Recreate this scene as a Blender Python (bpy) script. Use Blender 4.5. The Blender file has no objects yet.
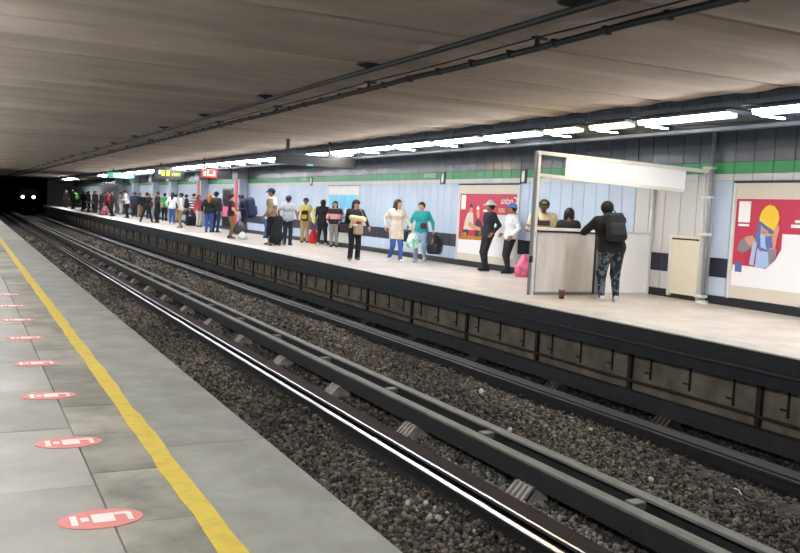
import bpy, math, random
import numpy as np
from mathutils import Vector, Matrix

random.seed(7)
rng = np.random.default_rng(7)
S = bpy.context.scene
COL = S.collection

# ------------------------------------------------------------------ camera
def cam_axes(yaw, pitch, roll):
    y, p, r = map(math.radians, (yaw, pitch, roll))
    F = Vector((math.sin(y) * math.cos(p), math.cos(y) * math.cos(p), -math.sin(p)))
    Rr = Vector((math.cos(y), -math.sin(y), 0))
    U = Rr.cross(F)
    return math.cos(r) * Rr + math.sin(r) * U, -math.sin(r) * Rr + math.cos(r) * U, F
R_, U_, F_ = cam_axes(27.02, 4.44, 2.68)
cam_data = bpy.data.cameras.new('camera')
cam_data.sensor_fit = 'HORIZONTAL'
cam_data.sensor_width = 36
cam_data.lens = 862.0 * 36 / 800
cam_data.clip_end = 400
cam = bpy.data.objects.new('camera', cam_data)
COL.objects.link(cam)
M3 = Matrix((R_, U_, -F_)).transposed()
cam.matrix_world = Matrix.Translation((0, 0, 1.5)) @ M3.to_4x4()
S.camera = cam

# ------------------------------------------------------------------ world, exposure
W = bpy.data.worlds.new('world'); S.world = W
W.use_nodes = True
W.node_tree.nodes['Background'].inputs[0].default_value = (0.5, 0.55, 0.6, 1)
W.node_tree.nodes['Background'].inputs[1].default_value = 0.0
S.view_settings.view_transform = 'Standard'
S.view_settings.look = 'None'
S.view_settings.gamma = 1
S.view_settings.use_curve_mapping = False
S.view_settings.exposure = 1.05
LUM_COLD = 40.0      # strength of the fluorescent diffusers
LUM_WARM = 20.0
S.cycles.use_denoising = True
S.cycles.max_bounces = 8
S.cycles.diffuse_bounces = 5
S.cycles.sample_clamp_indirect = 6

# ------------------------------------------------------------------ materials
def lin(c):
    if isinstance(c, str):
        c = tuple(int(c[i:i + 2], 16) / 255 for i in (0, 2, 4))
    return tuple((v / 12.92 if v <= .04045 else ((v + .055) / 1.055) ** 2.4) for v in c)
_mats = {}
def mat(name, col, rough=.6, var=0.0, scale=6.0, metal=0.0, bump=0.0, bscale=40.0, col2=None, rnd=0.0,
        emit=0.0, trans=0.0, detail=6.0, stretch=None, spec=.5, ramp=(.35, .65)):
    if name in _mats: return _mats[name]
    m = bpy.data.materials.new(name); _mats[name] = m
    m.use_nodes = True
    nt = m.node_tree; N = nt.nodes; L = nt.links
    b = N['Principled BSDF']
    c = lin(col)
    b.inputs['Base Color'].default_value = (*c, 1)
    b.inputs['Roughness'].default_value = rough
    b.inputs['Metallic'].default_value = metal
    b.inputs['Specular IOR Level'].default_value = spec
    if emit:
        b.inputs['Emission Color'].default_value = (*c, 1)
        b.inputs['Emission Strength'].default_value = emit
    if trans:
        b.inputs['Transmission Weight'].default_value = trans
    m.diffuse_color = (*c, 1)
    out = None
    if var or col2 or bump:
        tc = N.new('ShaderNodeTexCoord'); src = tc.outputs['Object']
        if stretch:
            mp = N.new('ShaderNodeMapping'); mp.inputs['Scale'].default_value = stretch
            L.new(src, mp.inputs['Vector']); src = mp.outputs['Vector']
    if var or col2:
        no = N.new('ShaderNodeTexNoise'); no.inputs['Scale'].default_value = scale
        no.inputs['Detail'].default_value = detail; no.inputs['Roughness'].default_value = .6
        if rnd:
            oi0 = N.new('ShaderNodeObjectInfo'); ad = N.new('ShaderNodeVectorMath'); ad.operation = 'MULTIPLY_ADD'
            cb = N.new('ShaderNodeCombineXYZ'); 
            for k in range(3): L.new(oi0.outputs['Random'], cb.inputs[k])
            ad.inputs[1].default_value = (37, 71, 13); L.new(cb.outputs[0], ad.inputs[0]); L.new(src, ad.inputs[2])
            L.new(ad.outputs[0], no.inputs['Vector'])
        else:
            L.new(src, no.inputs['Vector'])
        cr = N.new('ShaderNodeValToRGB')
        cr.color_ramp.elements[0].position = ramp[0]; cr.color_ramp.elements[1].position = ramp[1]
        c2 = lin(col2) if col2 else tuple(v * (1 - var) for v in c)
        cr.color_ramp.elements[0].color = (*c2, 1); cr.color_ramp.elements[1].color = (*c, 1)
        L.new(no.outputs['Fac'], cr.inputs['Fac']); out = cr.outputs['Color']
    if rnd:
        oi = N.new('ShaderNodeObjectInfo'); mr = N.new('ShaderNodeMapRange')
        mr.inputs['To Min'].default_value = 1 - rnd; mr.inputs['To Max'].default_value = 1 + rnd * .6
        L.new(oi.outputs['Random'], mr.inputs['Value'])
        mx = N.new('ShaderNodeVectorMath'); mx.operation = 'SCALE'
        if out: L.new(out, mx.inputs[0])
        else: mx.inputs[0].default_value = c
        L.new(mr.outputs['Result'], mx.inputs['Scale']); out = mx.outputs['Vector']
    if out: L.new(out, b.inputs['Base Color'])
    if bump:
        n2 = N.new('ShaderNodeTexNoise'); n2.inputs['Scale'].default_value = bscale; n2.inputs['Detail'].default_value = 4
        L.new(src, n2.inputs['Vector'])
        bp = N.new('ShaderNodeBump'); bp.inputs['Strength'].default_value = bump; bp.inputs['Distance'].default_value = .02
        L.new(n2.outputs['Fac'], bp.inputs['Height']); L.new(bp.outputs['Normal'], b.inputs['Normal'])
    return m

def stripes(name, c1, c2, scale, axis='Z', rough=.8):
    if name in _mats: return _mats[name]
    m = mat(name, c1, rough)
    nt = m.node_tree; N = nt.nodes; L = nt.links
    tc = N.new('ShaderNodeTexCoord'); w = N.new('ShaderNodeTexWave'); w.bands_direction = axis
    w.inputs['Scale'].default_value = scale
    L.new(tc.outputs['Object'], w.inputs['Vector'])
    cr = N.new('ShaderNodeValToRGB'); cr.color_ramp.interpolation = 'CONSTANT'
    cr.color_ramp.elements[0].color = (*lin(c1), 1); cr.color_ramp.elements[1].color = (*lin(c2), 1)
    cr.color_ramp.elements[1].position = .5
    L.new(w.outputs['Fac'], cr.inputs['Fac']); L.new(cr.outputs['Color'], N['Principled BSDF'].inputs['Base Color'])
    return m

# ------------------------------------------------------------------ mesh helpers
class MB:
    def __init__(s): s.v = []; s.f = []
    def box(s, x0, x1, y0, y1, z0, z1):
        n = len(s.v)
        s.v += [(x0,y0,z0),(x1,y0,z0),(x1,y1,z0),(x0,y1,z0),(x0,y0,z1),(x1,y0,z1),(x1,y1,z1),(x0,y1,z1)]
        s.f += [tuple(n + i for i in q) for q in ((0,3,2,1),(4,5,6,7),(0,1,5,4),(1,2,6,5),(2,3,7,6),(3,0,4,7))]
        return s
    def cbox(s, x0, x1, y0, y1, z0, z1, c=.01):
        """box with its vertical and top edges chamfered"""
        n = len(s.v)
        def ring(i, z): return [(x0+i,y0+c,z),(x0+c,y0+i,z),(x1-c,y0+i,z),(x1-i,y0+c,z),(x1-i,y1-c,z),(x1-c,y1-i,z),(x0+c,y1-i,z),(x0+i,y1-c,z)]
        s.v += ring(0, z0) + ring(0, z1 - c) + [(min(max(x, x0 + c), x1 - c), min(max(y, y0 + c), y1 - c), z1) for x, y, z in ring(0, z1)]
        for r in range(2):
            for k in range(8):
                a = n + r*8 + k; b = n + r*8 + (k+1) % 8
                s.f.append((a, b, b+8, a+8))
        s.f.append(tuple(n + 7 - k for k in range(8))); s.f.append(tuple(n + 16 + k for k in range(8)))
        return s
    def prism(s, pts, axis, a, b):
        """2-D outline extruded along an axis: 'x' outline is (y,z), 'y' is (x,z), 'z' is (x,y)"""
        n = len(s.v); k = len(pts)
        def P(p, t): return (t,p[0],p[1]) if axis == 'x' else ((p[0],t,p[1]) if axis == 'y' else (p[0],p[1],t))
        s.v += [P(p, a) for p in pts] + [P(p, b) for p in pts]
        for i in range(k):
            j = (i+1) % k
            s.f.append((n+i, n+j, n+k+j, n+k+i))
        s.f.append(tuple(n+i for i in reversed(range(k)))); s.f.append(tuple(n+k+i for i in range(k)))
        return s
    def tube(s, pts, r, n=8, cap=True):
        pts = [Vector(p) for p in pts]; rs = r if isinstance(r, (list, tuple)) else [r]*len(pts)
        base = len(s.v); up = None
        for i, p in enumerate(pts):
            d = (pts[min(i+1, len(pts)-1)] - pts[max(i-1, 0)])
            if d.length < 1e-9: d = Vector((0,0,1))
            d.normalize()
            if up is None: up = Vector((0,0,1)) if abs(d.z) < .9 else Vector((1,0,0))
            a = d.cross(up)
            if a.length < 1e-6: a = d.cross(Vector((0,1,0)))
            a.normalize(); b = d.cross(a)
            for k in range(n):
                t = 2*math.pi*k/n
                s.v.append(tuple(p + rs[i]*(math.cos(t)*a + math.sin(t)*b)))
        for i in range(len(pts)-1):
            for k in range(n):
                q = base+i*n+k; w = base+i*n+(k+1) % n
                s.f.append((q, w, w+n, q+n))
        if cap:
            s.f.append(tuple(base+k for k in reversed(range(n)))); s.f.append(tuple(base+(len(pts)-1)*n+k for k in range(n)))
        return s
    def lathe(s, prof, c=(0,0,0), n=14, sx=1, sy=1):
        base = len(s.v)
        for r, z in prof:
            for k in range(n):
                t = 2*math.pi*k/n
                s.v.append((c[0]+sx*r*math.cos(t), c[1]+sy*r*math.sin(t), c[2]+z))
        for i in range(len(prof)-1):
            for k in range(n):
                q = base+i*n+k; w = base+i*n+(k+1) % n
                s.f.append((q, w, w+n, q+n))
        s.f.append(tuple(base+k for k in reversed(range(n)))); s.f.append(tuple(base+(len(prof)-1)*n+k for k in range(n)))
        return s
    def mesh(s, name, smooth=False):
        me = bpy.data.meshes.new(name); me.from_pydata(s.v, [], s.f); me.update()
        if smooth: me.polygons.foreach_set('use_smooth', [True]*len(me.polygons))
        return me

def obj(name, data, m=None, parent=None, loc=None, smooth=False):
    if isinstance(data, MB): data = data.mesh(name, smooth)
    o = bpy.data.objects.new(name, data); COL.objects.link(o)
    if m is not None and data is not None and len(data.materials) == 0: data.materials.append(m)
    if parent is not None: o.parent = parent
    if loc is not None: o.location = loc
    return o
def tag(o, label=None, cat=None, group=None, kind=None):
    if label: o['label'] = label
    if cat: o['category'] = cat
    if group: o['group'] = group
    if kind: o['kind'] = kind
    return o
def thing(name, label, cat, loc=(0,0,0), rz=0, group=None):
    o = bpy.data.objects.new(name, None); COL.objects.link(o)
    o.empty_display_size = .2
    o.location = loc; o.rotation_euler = (0,0,rz)
    return tag(o, label, cat, group)
def struct(name, label=None, loc=(0,0,0)):
    o = bpy.data.objects.new(name, None); COL.objects.link(o); o.location = loc
    o['kind'] = 'structure'
    if label: o['label'] = label
    return o
def inst(o, parent=None, loc=None, rz=None):
    c = o.copy(); COL.objects.link(c)
    c.parent = parent if parent is not None else o.parent
    if loc is not None: c.location = loc
    if rz is not None: c.rotation_euler = (0,0,rz)
    return c
def copy_tree(o, parent=None):
    c = o.copy(); COL.objects.link(c)
    if parent is not None: c.parent = parent
    for ch in list(o.children): copy_tree(ch, c)
    return c
def text_mesh(name, body, size, m, parent, mirror=True, font_space=1.0, depth=.002):
    """flat lettering standing in the local xz plane, facing -y (mirrored as in the photograph)"""
    cu = bpy.data.curves.new('tmp', 'FONT'); cu.body = body; cu.size = size; cu.extrude = depth
    cu.align_x = 'CENTER'; cu.align_y = 'CENTER'; cu.space_character = font_space; cu.resolution_u = 2
    t = bpy.data.objects.new('tmp', cu); COL.objects.link(t)
    bpy.context.view_layer.update()
    me = bpy.data.meshes.new_from_object(t)
    bpy.data.objects.remove(t); bpy.data.curves.remove(cu)
    me.name = name
    me.transform(Matrix.Rotation(math.radians(90), 4, 'X'))
    if mirror: me.transform(Matrix.Scale(-1, 4, (1,0,0)))
    me.materials.clear(); me.materials.append(m)
    o = bpy.data.objects.new(name, me); COL.objects.link(o); o.parent = parent
    return o

ORD = ['first','second','third','fourth','fifth','sixth','seventh','eighth','ninth','tenth','eleventh','twelfth','thirteenth','fourteenth']
# ------------------------------------------------------------------ palette
M = dict(
    near_slab = mat('near_slab', 'aaa599', .5, scale=1.6, col2='8a867b', rnd=.10, bump=.08, bscale=60, ramp=(.3,.7)),
    joint_slab = mat('joint_slab', 'a09a8c', .5, scale=2.0, col2='6a665c', rnd=.30, bump=.08, bscale=60, ramp=(.3,.6)),
    edge_slab = mat('edge_slab', '9c9b90', .6, scale=3.0, col2='87867c', rnd=.05, bump=.12, bscale=90),
    yellow = mat('yellow_paint', 'd9bd4a', .5, scale=9, col2='c4a63c', ramp=(.25,.55)),
    grout = mat('grout', '4a4842', .9),
    far_slab = mat('far_slab', 'dcd4ca', .32, scale=1.6, col2='c4b4a6', rnd=.05, ramp=(.3,.62)),
    far_edge = mat('far_edge', 'cfccc2', .4, scale=3, col2='b9b5a8', rnd=.04),
    nosing = mat('nosing', '1b1c1f', .5, var=.4, scale=5, bump=.2, bscale=30),
    nosing_line = mat('nosing_line', '35383c', .5, var=.3, scale=6),
    under = mat('under_wall', '857a68', .85, scale=2.4, col2='62594c', rnd=.10, bump=.2, bscale=25),
    soot = mat('soot_steel', '1c1b1b', .7, var=.3, scale=8),
    rust = mat('rusty_steel', '4a3226', .7, scale=14, col2='2c201b'),
    rail = mat('rail_head', 'dcdee2', .3, metal=1),
    rail_dull = mat('rail_dull', '5d5f66', .35, metal=1, var=.3, scale=5),
    runway = mat('runway_steel', '3a2b24', .75, scale=4, col2='241b17', stretch=(4, .4, 1), spec=.15),
    guide_top = mat('guide_bar_top', '85857a', .6, scale=6, col2='69695f', stretch=(3, .5, 1)),
    guide_side = mat('guide_bar_side', '2e2e2e', .6, var=.4, scale=5),
    insul_soot = mat('insulator_sooty', '57524c', .7, var=.4, scale=7),
    insul = mat('insulator', 'c2bab0', .6, var=.4, scale=7),
    sleeper = mat('sleeper', '3f3932', .9, var=.4, scale=6, bump=.3),
    bed = mat('ballast_bed', '463d34', .95, scale=22, col2='1e1a17', bump=1.0, bscale=26, detail=8),
    stone = mat('ballast_stone', '958b7c', .9),
    ceil = mat('ceiling_concrete', 'b8aa9a', .9, scale=1.1, col2='9e9184', rnd=.09, bump=.08, bscale=40, stretch=(.3, .9, 1)),
    recess = mat('recess_concrete', 'b4b8bc', .9, var=.3, scale=3),
    tunnel = mat('tunnel_concrete', '3a3a3c', .95, var=.4, scale=2),
    conduit = mat('conduit', '171613', .6, var=.3, scale=10),
    tray = mat('cable_tray', '56616c', .5, metal=.3, var=.25, scale=8),
    galv = mat('galvanised', '9ea6ad', .5, metal=.3, var=.2, scale=8),
    lum_cold = mat('fluorescent_cold', 'f8f8fb', .4, emit=LUM_COLD),
    lum_warm = mat('fluorescent_warm', 'ffeab8', .4, emit=LUM_WARM),
    lum_off = mat('fluorescent_off', 'c9bfa4', .5),
    bulb = mat('bulb_warm', 'ffd890', .4, emit=60),
    lum_body = mat('luminaire_body', '3c444c', .5, metal=.2),
    lum_white = mat('luminaire_reflector', 'e8ecee', .35),
    panel = mat('wall_panel', 'c4d3e4', .28, rnd=.05, scale=1.0, col2='b8c9dd'),
    panel_cream = mat('wall_panel_cream', 'd2d0cd', .3, rnd=.03),
    upper = mat('upper_panel', '565e69', .22, rnd=.1, scale=1.2, col2='545c67'),
    green = mat('green_band', '2f9a5b', .35, rnd=.05),
    black_tile = mat('black_tile', '23283a', .3, rnd=.06),
    base = mat('baseboard', '15171f', .4),
    backing = mat('wall_backing', '24272c', .8),
    white = mat('white_board', 'fafbfd', .35),
    frame_white = mat('frame_white', 'e4e4df', .4, var=.1, scale=4),
    post_grey = mat('post_grey', '8a8d90', .4, metal=.4),
    steel = mat('brushed_steel', 'e9e7e4', .38, metal=.25, scale=1.6, col2='d6d2cd', stretch=(3, 1, .5)),
    beige = mat('beige_panel', 'e6ddc9', .5, var=.06, scale=3),
    dark = mat('dark_paint', '1d2024', .5),
    poster_red = mat('poster_red', 'c2304f', .45),
    poster_white = mat('poster_white', 'f4f4f4', .4),
    poster_cyan = mat('poster_cyan', '62c3e6', .4, scale=1.6, col2='8fd8ee'),
    poster_cream = mat('poster_cream', 'd9d0c0', .5),
    print_skin = mat('print_skin', 'd39a7c', .5),
    print_yellow = mat('print_yellow', 'f0c93a', .5),
    print_blue = mat('print_blue', '5a6fae', .5),
    print_pale = mat('print_paleblue', 'a9c3e4', .5),
    print_grey = mat('print_grey', '8c8690', .5),
    print_dark = mat('print_dark', '3b2a2c', .5),
    print_food = mat('print_food', 'd89a3a', .5, scale=18, col2='8a3a20'),
    sign_red = mat('sign_red', 'c2201f', .4, emit=.05),
    sign_teal = mat('sign_teal', '3fa58c', .4, emit=.06),
    sign_white = mat('sign_white', 'e0efe9', .4, emit=.15),
    led = mat('led_yellow_green', 'd0e800', .4, emit=1.0),
    headlight = mat('headlight', 'eef4ff', .3, emit=9),
    train = mat('train_paint', '060607', .9, spec=0),
    glass_dark = mat('dark_glass', '08090b', .4, spec=.1),
    sticker = mat('sticker_red', 'dc847a', .5, scale=14, col2='cf8f86', ramp=(.2,.5)),
    sticker_white = mat('sticker_white', 'eadfd8', .5, scale=20, col2='d8b8ae', ramp=(.2,.4)),
    pink = mat('pink_plastic', 'd86a84', .45, var=.2, scale=7),
    cup = mat('brown_cup', '5a3a28', .6),
    stain = mat('floor_stain', 'b58d74', .6),
)

# ------------------------------------------------------------------ the near platform
Y0, Y1 = -8.0, 119.0
pf = struct('platform_near', 'grey concrete platform in the foreground with a yellow safety line')
obj('platform_body', MB().box(-2.34, 1.62, Y0, Y1, -1.5, -.03), M['grout'], pf)
def slab_row(parent, name, x0, x1, y0, y1, L, m, z0=-.03, z1=0.0, gap=.006, jitter=0.0, c=.004):
    me = None; y = y0
    while y < y1 - 1e-6:
        if me is None:
            me = MB().cbox(x0+gap/2, x1-gap/2, gap/2, L-gap/2, z0, z1, c).mesh(name); me.materials.append(m)
        obj(name, me, None, parent, (0, y, random.uniform(-jitter, 0)))
        y += L
slab_row(pf, 'floor_slab', -2.34, -.86, -2.0, 28, 1.2, M['near_slab'], jitter=.001)
slab_row(pf, 'floor_slab', -.86, .63, -2.6, 28.6, 1.2, M['near_slab'], jitter=.002)
slab_row(pf, 'joint_slab', .63, 1.04, -2.4, 29.2, .8, M['joint_slab'], jitter=.002)
slab_row(pf, 'edge_slab', 1.04, 1.74, -2.0, 29.2, 2.4, M['edge_slab'], z0=-.18, jitter=.001)
far_near = MB().box(-2.34, .63, 28.6, Y1, -.03, 0).box(.63, 1.04, 29.2, Y1, -.03, 0).box(1.04, 1.74, 29.2, Y1, -.18, 0)
far_near.box(-2.34, .63, Y0, -2.6, -.03, 0).box(.63, 1.74, Y0, -2.4, -.03, 0)
tag(obj('slab_run', far_near, M['near_slab'], pf), kind='stuff')
yl = MB(); ys = np.arange(-2, 119, .25); n = len(ys)
for i, y in enumerate(ys):
    a = .985 + random.gauss(0, .004); b = 1.105 + random.gauss(0, .006)
    yl.v += [(a, y, .001), (b, y, .001), (a, y, .003), (b, y, .003)]
    if i:
        k = 4*i; j = k-4
        yl.f += [(j+2, j+3, k+3, k+2), (j, j+2, k+2, k), (j+1, k+1, k+3, j+3)]
obj('yellow_safety_line', yl, M['yellow'], pf)
# oval floor stickers
def sticker(y, i):
    t = thing('floor_sticker', ['large faded red oval floor sticker nearest the photographer',
         'second faded red oval floor sticker from the photographer', 'third faded red oval floor sticker from the photographer',
         'fourth faded red oval floor sticker along the platform joint', 'fifth faded red oval floor sticker along the platform joint',
         'sixth faded red oval floor sticker along the platform joint', 'seventh faded red oval floor sticker along the platform joint',
         'eighth, farthest readable red oval sticker on the platform'][i], 'sticker', (.585, y, .001), 0, 'oval stickers on the near platform')
    if i == 0:
        o = MB(); k = 28
        ring = [(.19*math.cos(2*math.pi*q/k), .125*math.sin(2*math.pi*q/k)) for q in range(k)]
        obj('oval', o.prism(ring, 'z', 0, .002), M['sticker'], t)
        w = [[(-.135,-.06),(-.105,-.06),(-.105,.065),(-.135,.065)], [(-.09,-.02),(-.055,-.02),(-.055,.03),(-.09,.03)],
             [(-.04,-.05),(.06,-.05),(.06,.06),(-.04,.06)],
             [(.065,.06),(.065,.03),(.105,.03),(.115,.02),(.115,-.055),(.14,-.055),(.14,.04),(.125,.06)]]
        for q in w: obj('white_mark', MB().prism(q, 'z', .002, .0032), M['sticker_white'], t)
    else:
        for c in STK.children: inst(c, t)
    return t
STK = sticker(4.09, 0)
for i, y in enumerate((5.45, 6.78, 8.12, 9.58, 10.95, 12.32, 13.7)): sticker(y, i+1)

# ------------------------------------------------------------------ the far platform
fp = struct('platform_far', 'pale platform across the tracks with a black edge')
obj('platform_body', MB().box(9.06, 12.75, Y0, Y1, -1.5, -.03), M['grout'], fp)
slab_row(fp, 'edge_slab', 8.62, 9.0, 4.0, 40, 1.2, M['far_edge'], z0=-.02, gap=.004)
for k in range(3):
    slab_row(fp, 'floor_slab', 9.0 + k*1.24, 9.0 + (k+1)*1.24 if k < 2 else 12.72, 4.0 + .3*k, 40 + .3*k, 1.2, M['far_slab'], gap=.003, c=.002)
o = MB().box(8.62, 9.0, 40, Y1, -.02, 0).box(9.0, 12.72, 40.6, Y1, -.03, 0).box(8.62, 12.72, Y0, 4.0, -.06, 0)
tag(obj('slab_run', o, M['far_slab'], fp), kind='stuff')
obj('black_nosing', MB().box(8.625, 9.1, Y0, Y1, -.24, -.021), M['nosing'], fp)
obj('nosing_rib', MB().prism([(8.60,-.225),(8.60,-.26),(8.64,-.27),(8.64,-.215)], 'y', Y0, Y1), M['nosing_line'], fp)
obj('lower_beam', MB().box(8.70, 8.97, Y0, Y1, -.44, -.24), M['nosing'], fp)
# panelled wall below the far platform
uw = struct('wall_trackside', 'sooty panelled wall under the far platform edge')
obj('backing', MB().box(8.985, 9.05, Y0, Y1, -1.6, -.44), M['soot'], uw)
P0 = 7.43 - 2.355*2
pm = MB().cbox(8.95, 8.985, .03, 2.325, -1.45, -.44, .003).mesh('wall_panel'); pm.materials.append(M['under'])
qm = MB().cbox(8.90, 8.985, -.04, .04, -1.3, -.44, .005).mesh('pilaster'); qm.materials.append(M['soot'])
bm_ = MB().box(8.925, 8.955, -.011, .011, -.82, -.46).box(8.925, 8.945, .0, .11, -.745, -.72).mesh('cable_hook'); bm_.materials.append(M['soot'])
for k in range(22):
    y = P0 + 2.355*k
    obj('wall_panel', pm, None, uw, (0, y, 0)); obj('pilaster', qm, None, uw, (0, y, 0))
    for j in range(3): obj('cable_hook', bm_, None, uw, (0, y + .42 + .76*j, random.uniform(-.02, .02)))
rest = MB()
for k in range(22, 48):
    y = P0 + 2.355*k
    rest.box(8.95, 8.985, y+.03, y+2.325, -1.45, -.44)
tag(obj('wall_panel_run', rest, M['under'], uw), kind='stuff')
rest = MB()
for k in range(22, 48):
    y = P0 + 2.355*k
    rest.box(8.90, 8.985, y-.04, y+.04, -1.3, -.44)
tag(obj('pilaster_run', rest, M['soot'], uw), kind='stuff')
pt = [(8.885, y, -.87 + .006*math.sin(y*1.7)) for y in np.arange(3, 118, 1.2)]
tag(obj('wall_pipe', MB().tube(pt, .022, 7), M['rust']), 'thin rusty pipe along the wall under the far platform', 'pipe')

# ------------------------------------------------------------------ track bed
gb = struct('ground_trackbed')
obj('ballast_bed', MB().box(1.62, 8.99, Y0, 190, -1.6, -1.27), M['bed'], gb)
def extr(name, prof, m, label, cat, y0=Y0, y1=190, group=None):
    return tag(obj(name, MB().prism(prof, 'y', y0, y1), m), label, cat, group)
def rail_prof(x, zt=-1.1, w=.036):
    return [(x-.075,zt-.17),(x+.075,zt-.17),(x+.075,zt-.155),(x+.012,zt-.13),(x+.012,zt-.05),(x+w,zt-.035),(x+w,zt-.006),(x+w-.008,zt),
            (x-w+.008,zt),(x-w,zt-.006),(x-w,zt-.035),(x-.012,zt-.05),(x-.012,zt-.13),(x-.075,zt-.155)]
def rail(x, label, shiny):
    t = thing('running_rail', label, 'rail', (0, 0, 0))
    b = [p for p in rail_prof(x)]
    obj('rail_web', MB().prism(b, 'y', Y0, 190), M['soot'], t)
    obj('rail_head', MB().prism([(x-.034,-1.112),(x+.034,-1.112),(x+.034,-1.101),(x+.027,-1.0965),(x-.027,-1.0965),(x-.034,-1.101)], 'y', Y0, 190), M[shiny], t)
rail(2.70, 'running rail hidden below the near platform edge', 'rail_dull')
rail(4.16, 'shiny steel running rail of the near track', 'rail')
rail(7.66, 'dull dark running rail of the far track', 'rail_dull')
def runway(x0, x1, label, edge, m_='runway'):
    t = thing('tyre_runway', label, 'runway')
    s_ = MB().prism([(x0,-1.13),(x1,-1.13),(x1,-1.15),((x0+x1)/2+.02,-1.16),((x0+x1)/2+.02,-1.27),((x0+x1)/2-.02,-1.27),((x0+x1)/2-.02,-1.16),(x0,-1.15)], 'y', Y0, 190)
    obj('steel_beam', s_, M[m_], t)
    if edge: obj('worn_edge', MB().prism([(x0-.008,-1.145),(x0+.022,-1.145),(x0+.022,-1.118),(x0-.004,-1.118)], 'y', Y0, 190), M[edge], t)
runway(4.36, 4.62, 'dark steel tyre runway behind the shiny rail, with a bright worn edge', 'rail')
runway(7.84, 8.10, 'sooty tyre runway of the far track below the far platform', None, 'soot')
runway(5.62, 5.80, 'sooty tyre runway behind the second grey guide bar', None)
runway(2.24, 2.50, 'tyre runway hidden below the near platform edge', None)
def guide_bar(x, face, label, top='guide_top'):
    t = thing('guide_bar', label, 'guide bar')
    # angle section: upright plate on the track side, flat flange on top
    x0, x1 = (x-.06, x+.07)
    obj('top_flange', MB().prism([(x0,-.925),(x1,-.925),(x1,-.905),(x1-.006,-.9),(x0+.006,-.9),(x0,-.905)], 'y', Y0, 190), M[top], t)
    a = x0+.008 if face < 0 else x1-.03
    obj('guide_plate', MB().box(a, a+.022, Y0, 190, -1.10, -.925), M['guide_side'], t)
    obj('lower_flange', MB().box(x0, x1, Y0, 190, -1.115, -1.10), M['guide_side'], t)
guide_bar(5.0, -1, 'grey steel guide bar of the near track on ribbed insulators')
guide_bar(5.37, 1, 'grey steel guide bar of the far track beside the first bar')
guide_bar(8.47, -1, 'sooty guide bar under the far platform wall', 'guide_side')
guide_bar(1.9, 1, 'guide bar hidden below the near platform edge', 'guide_side')
# ribbed insulators under the guide bars
def insulator_mesh():
    b = MB(); b.cbox(-.14, .2, -.17, .17, -1.29, -1.255, .01)
    b.prism([(.2,-1.26),(-.10,-1.26),(.03,-1.115),(.16,-1.115)], 'y', -.14, .14)
    for k in range(4):
        y = -.12 + .08*k
        b.prism([(-.15,-1.26),(-.06,-1.26),(.06,-1.11),(.0,-1.11)], 'y', y-.02, y+.02)
    return b.mesh('insulator_body')
im = insulator_mesh(); im.materials.append(M['insul'])
im2 = im.copy(); im2.materials.clear(); im2.materials.append(M['insul_soot'])
cm = MB().cbox(-.05, .07, -.05, .05, -.9, -.875, .006).mesh('clamp'); cm.materials.append(M['guide_side'])
nI = 0
for X, zc, y0, num, nm in ((4.90, 1, 4.35, 17, 'under the front grey guide bar'), (8.37, 1, 3.68, 13, 'under the sooty far guide bar')):
    for k in range(num):
        y = y0 + 2.4*k
        t = thing('insulator', ('ribbed pale insulator block %s, %s from the camera end' % (nm, ORD[k])) if k < 9 else 'small distant ribbed insulator block ' + nm, 'insulator', (X, y, 0), 0, 'insulators ' + nm)
        obj('insulator_body', im if X < 6 else im2, None, t)
cl = MB().cbox(-.045, .1, -.06, .06, -.99, -.925, .006).mesh('cross_clamp'); cl.materials.append(M['guide_top'])
for k in range(16):
    t = obj('bar_clamp', cl, None, None, (5.2, 5.55 + 2.4*k, 0)); tag(t, 'small grey steel clamp between the two middle guide bars', 'clamp', 'clamps between the guide bars')
sm = MB().cbox(-.14, .14, -1.5, 1.45, -.11, .11, .02)
sm = MB().cbox(-1.35, 1.35, -.12, .12, -1.42, -1.255, .015).mesh('sleeper'); sm.materials.append(M['sleeper'])
for X in (3.40, 7.0):
    for k in range(30):
        tag(obj('sleeper', sm, None, None, (X, 3.15 + 1.2*k, 0)), 'dark timber sleeper half buried in ballast under the %s track' % ('near' if X < 5 else 'far'), 'sleeper', 'sleepers of the %s track' % ('near' if X < 5 else 'far'))
# ballast stones, one mesh
ph = (1+5**.5)/2
ico = np.array([(-1,ph,0),(1,ph,0),(-1,-ph,0),(1,-ph,0),(0,-1,ph),(0,1,ph),(0,-1,-ph),(0,1,-ph),(ph,0,-1),(ph,0,1),(-ph,0,-1),(-ph,0,1)], float)/1.9
icf = np.array([(0,11,5),(0,5,1),(0,1,7),(0,7,10),(0,10,11),(1,5,9),(5,11,4),(11,10,2),(10,7,6),(7,1,8),(3,9,4),(3,4,2),(3,2,6),(3,6,8),(3,8,9),(4,9,5),(2,4,11),(6,2,10),(8,6,7),(9,8,1)])
pos = []
for (ya, yb, dens, sz) in ((2, 9, 880, .0215), (9, 17, 520, .025), (17, 30, 210, .034), (30, 60, 55, .052)):
    for (xa, xb) in ((2.85, 4.34), (4.6, 5.6), (5.8, 7.84), (8.08, 8.93)):
        c = int((yb-ya)*(xb-xa)*dens)
        p = np.column_stack([rng.uniform(xa, xb, c), rng.uniform(ya, yb, c), -1.265 + rng.normal(0, .012, c), sz*rng.uniform(.55, 1.5, c)])
        pos.append(p)
pos = np.vstack(pos)
hump = .022*np.sin(pos[:,0]*3.1+1)*np.sin(pos[:,1]*1.3) + .03*np.exp(-((pos[:,0]-6.7)/.5)**2) + .02*np.exp(-((pos[:,0]-3.5)/.35)**2)
pos[:,2] += hump
k = len(pos)
sc_ = rng.uniform(.65, 1.25, (k,1,3)); jit = rng.uniform(.75, 1.2, (k,12,1))
v = ico[None]*sc_*jit*pos[:,3][:,None,None]
a = rng.uniform(0, 2*np.pi, k); b_ = rng.uniform(-.6, .6, k)
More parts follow.
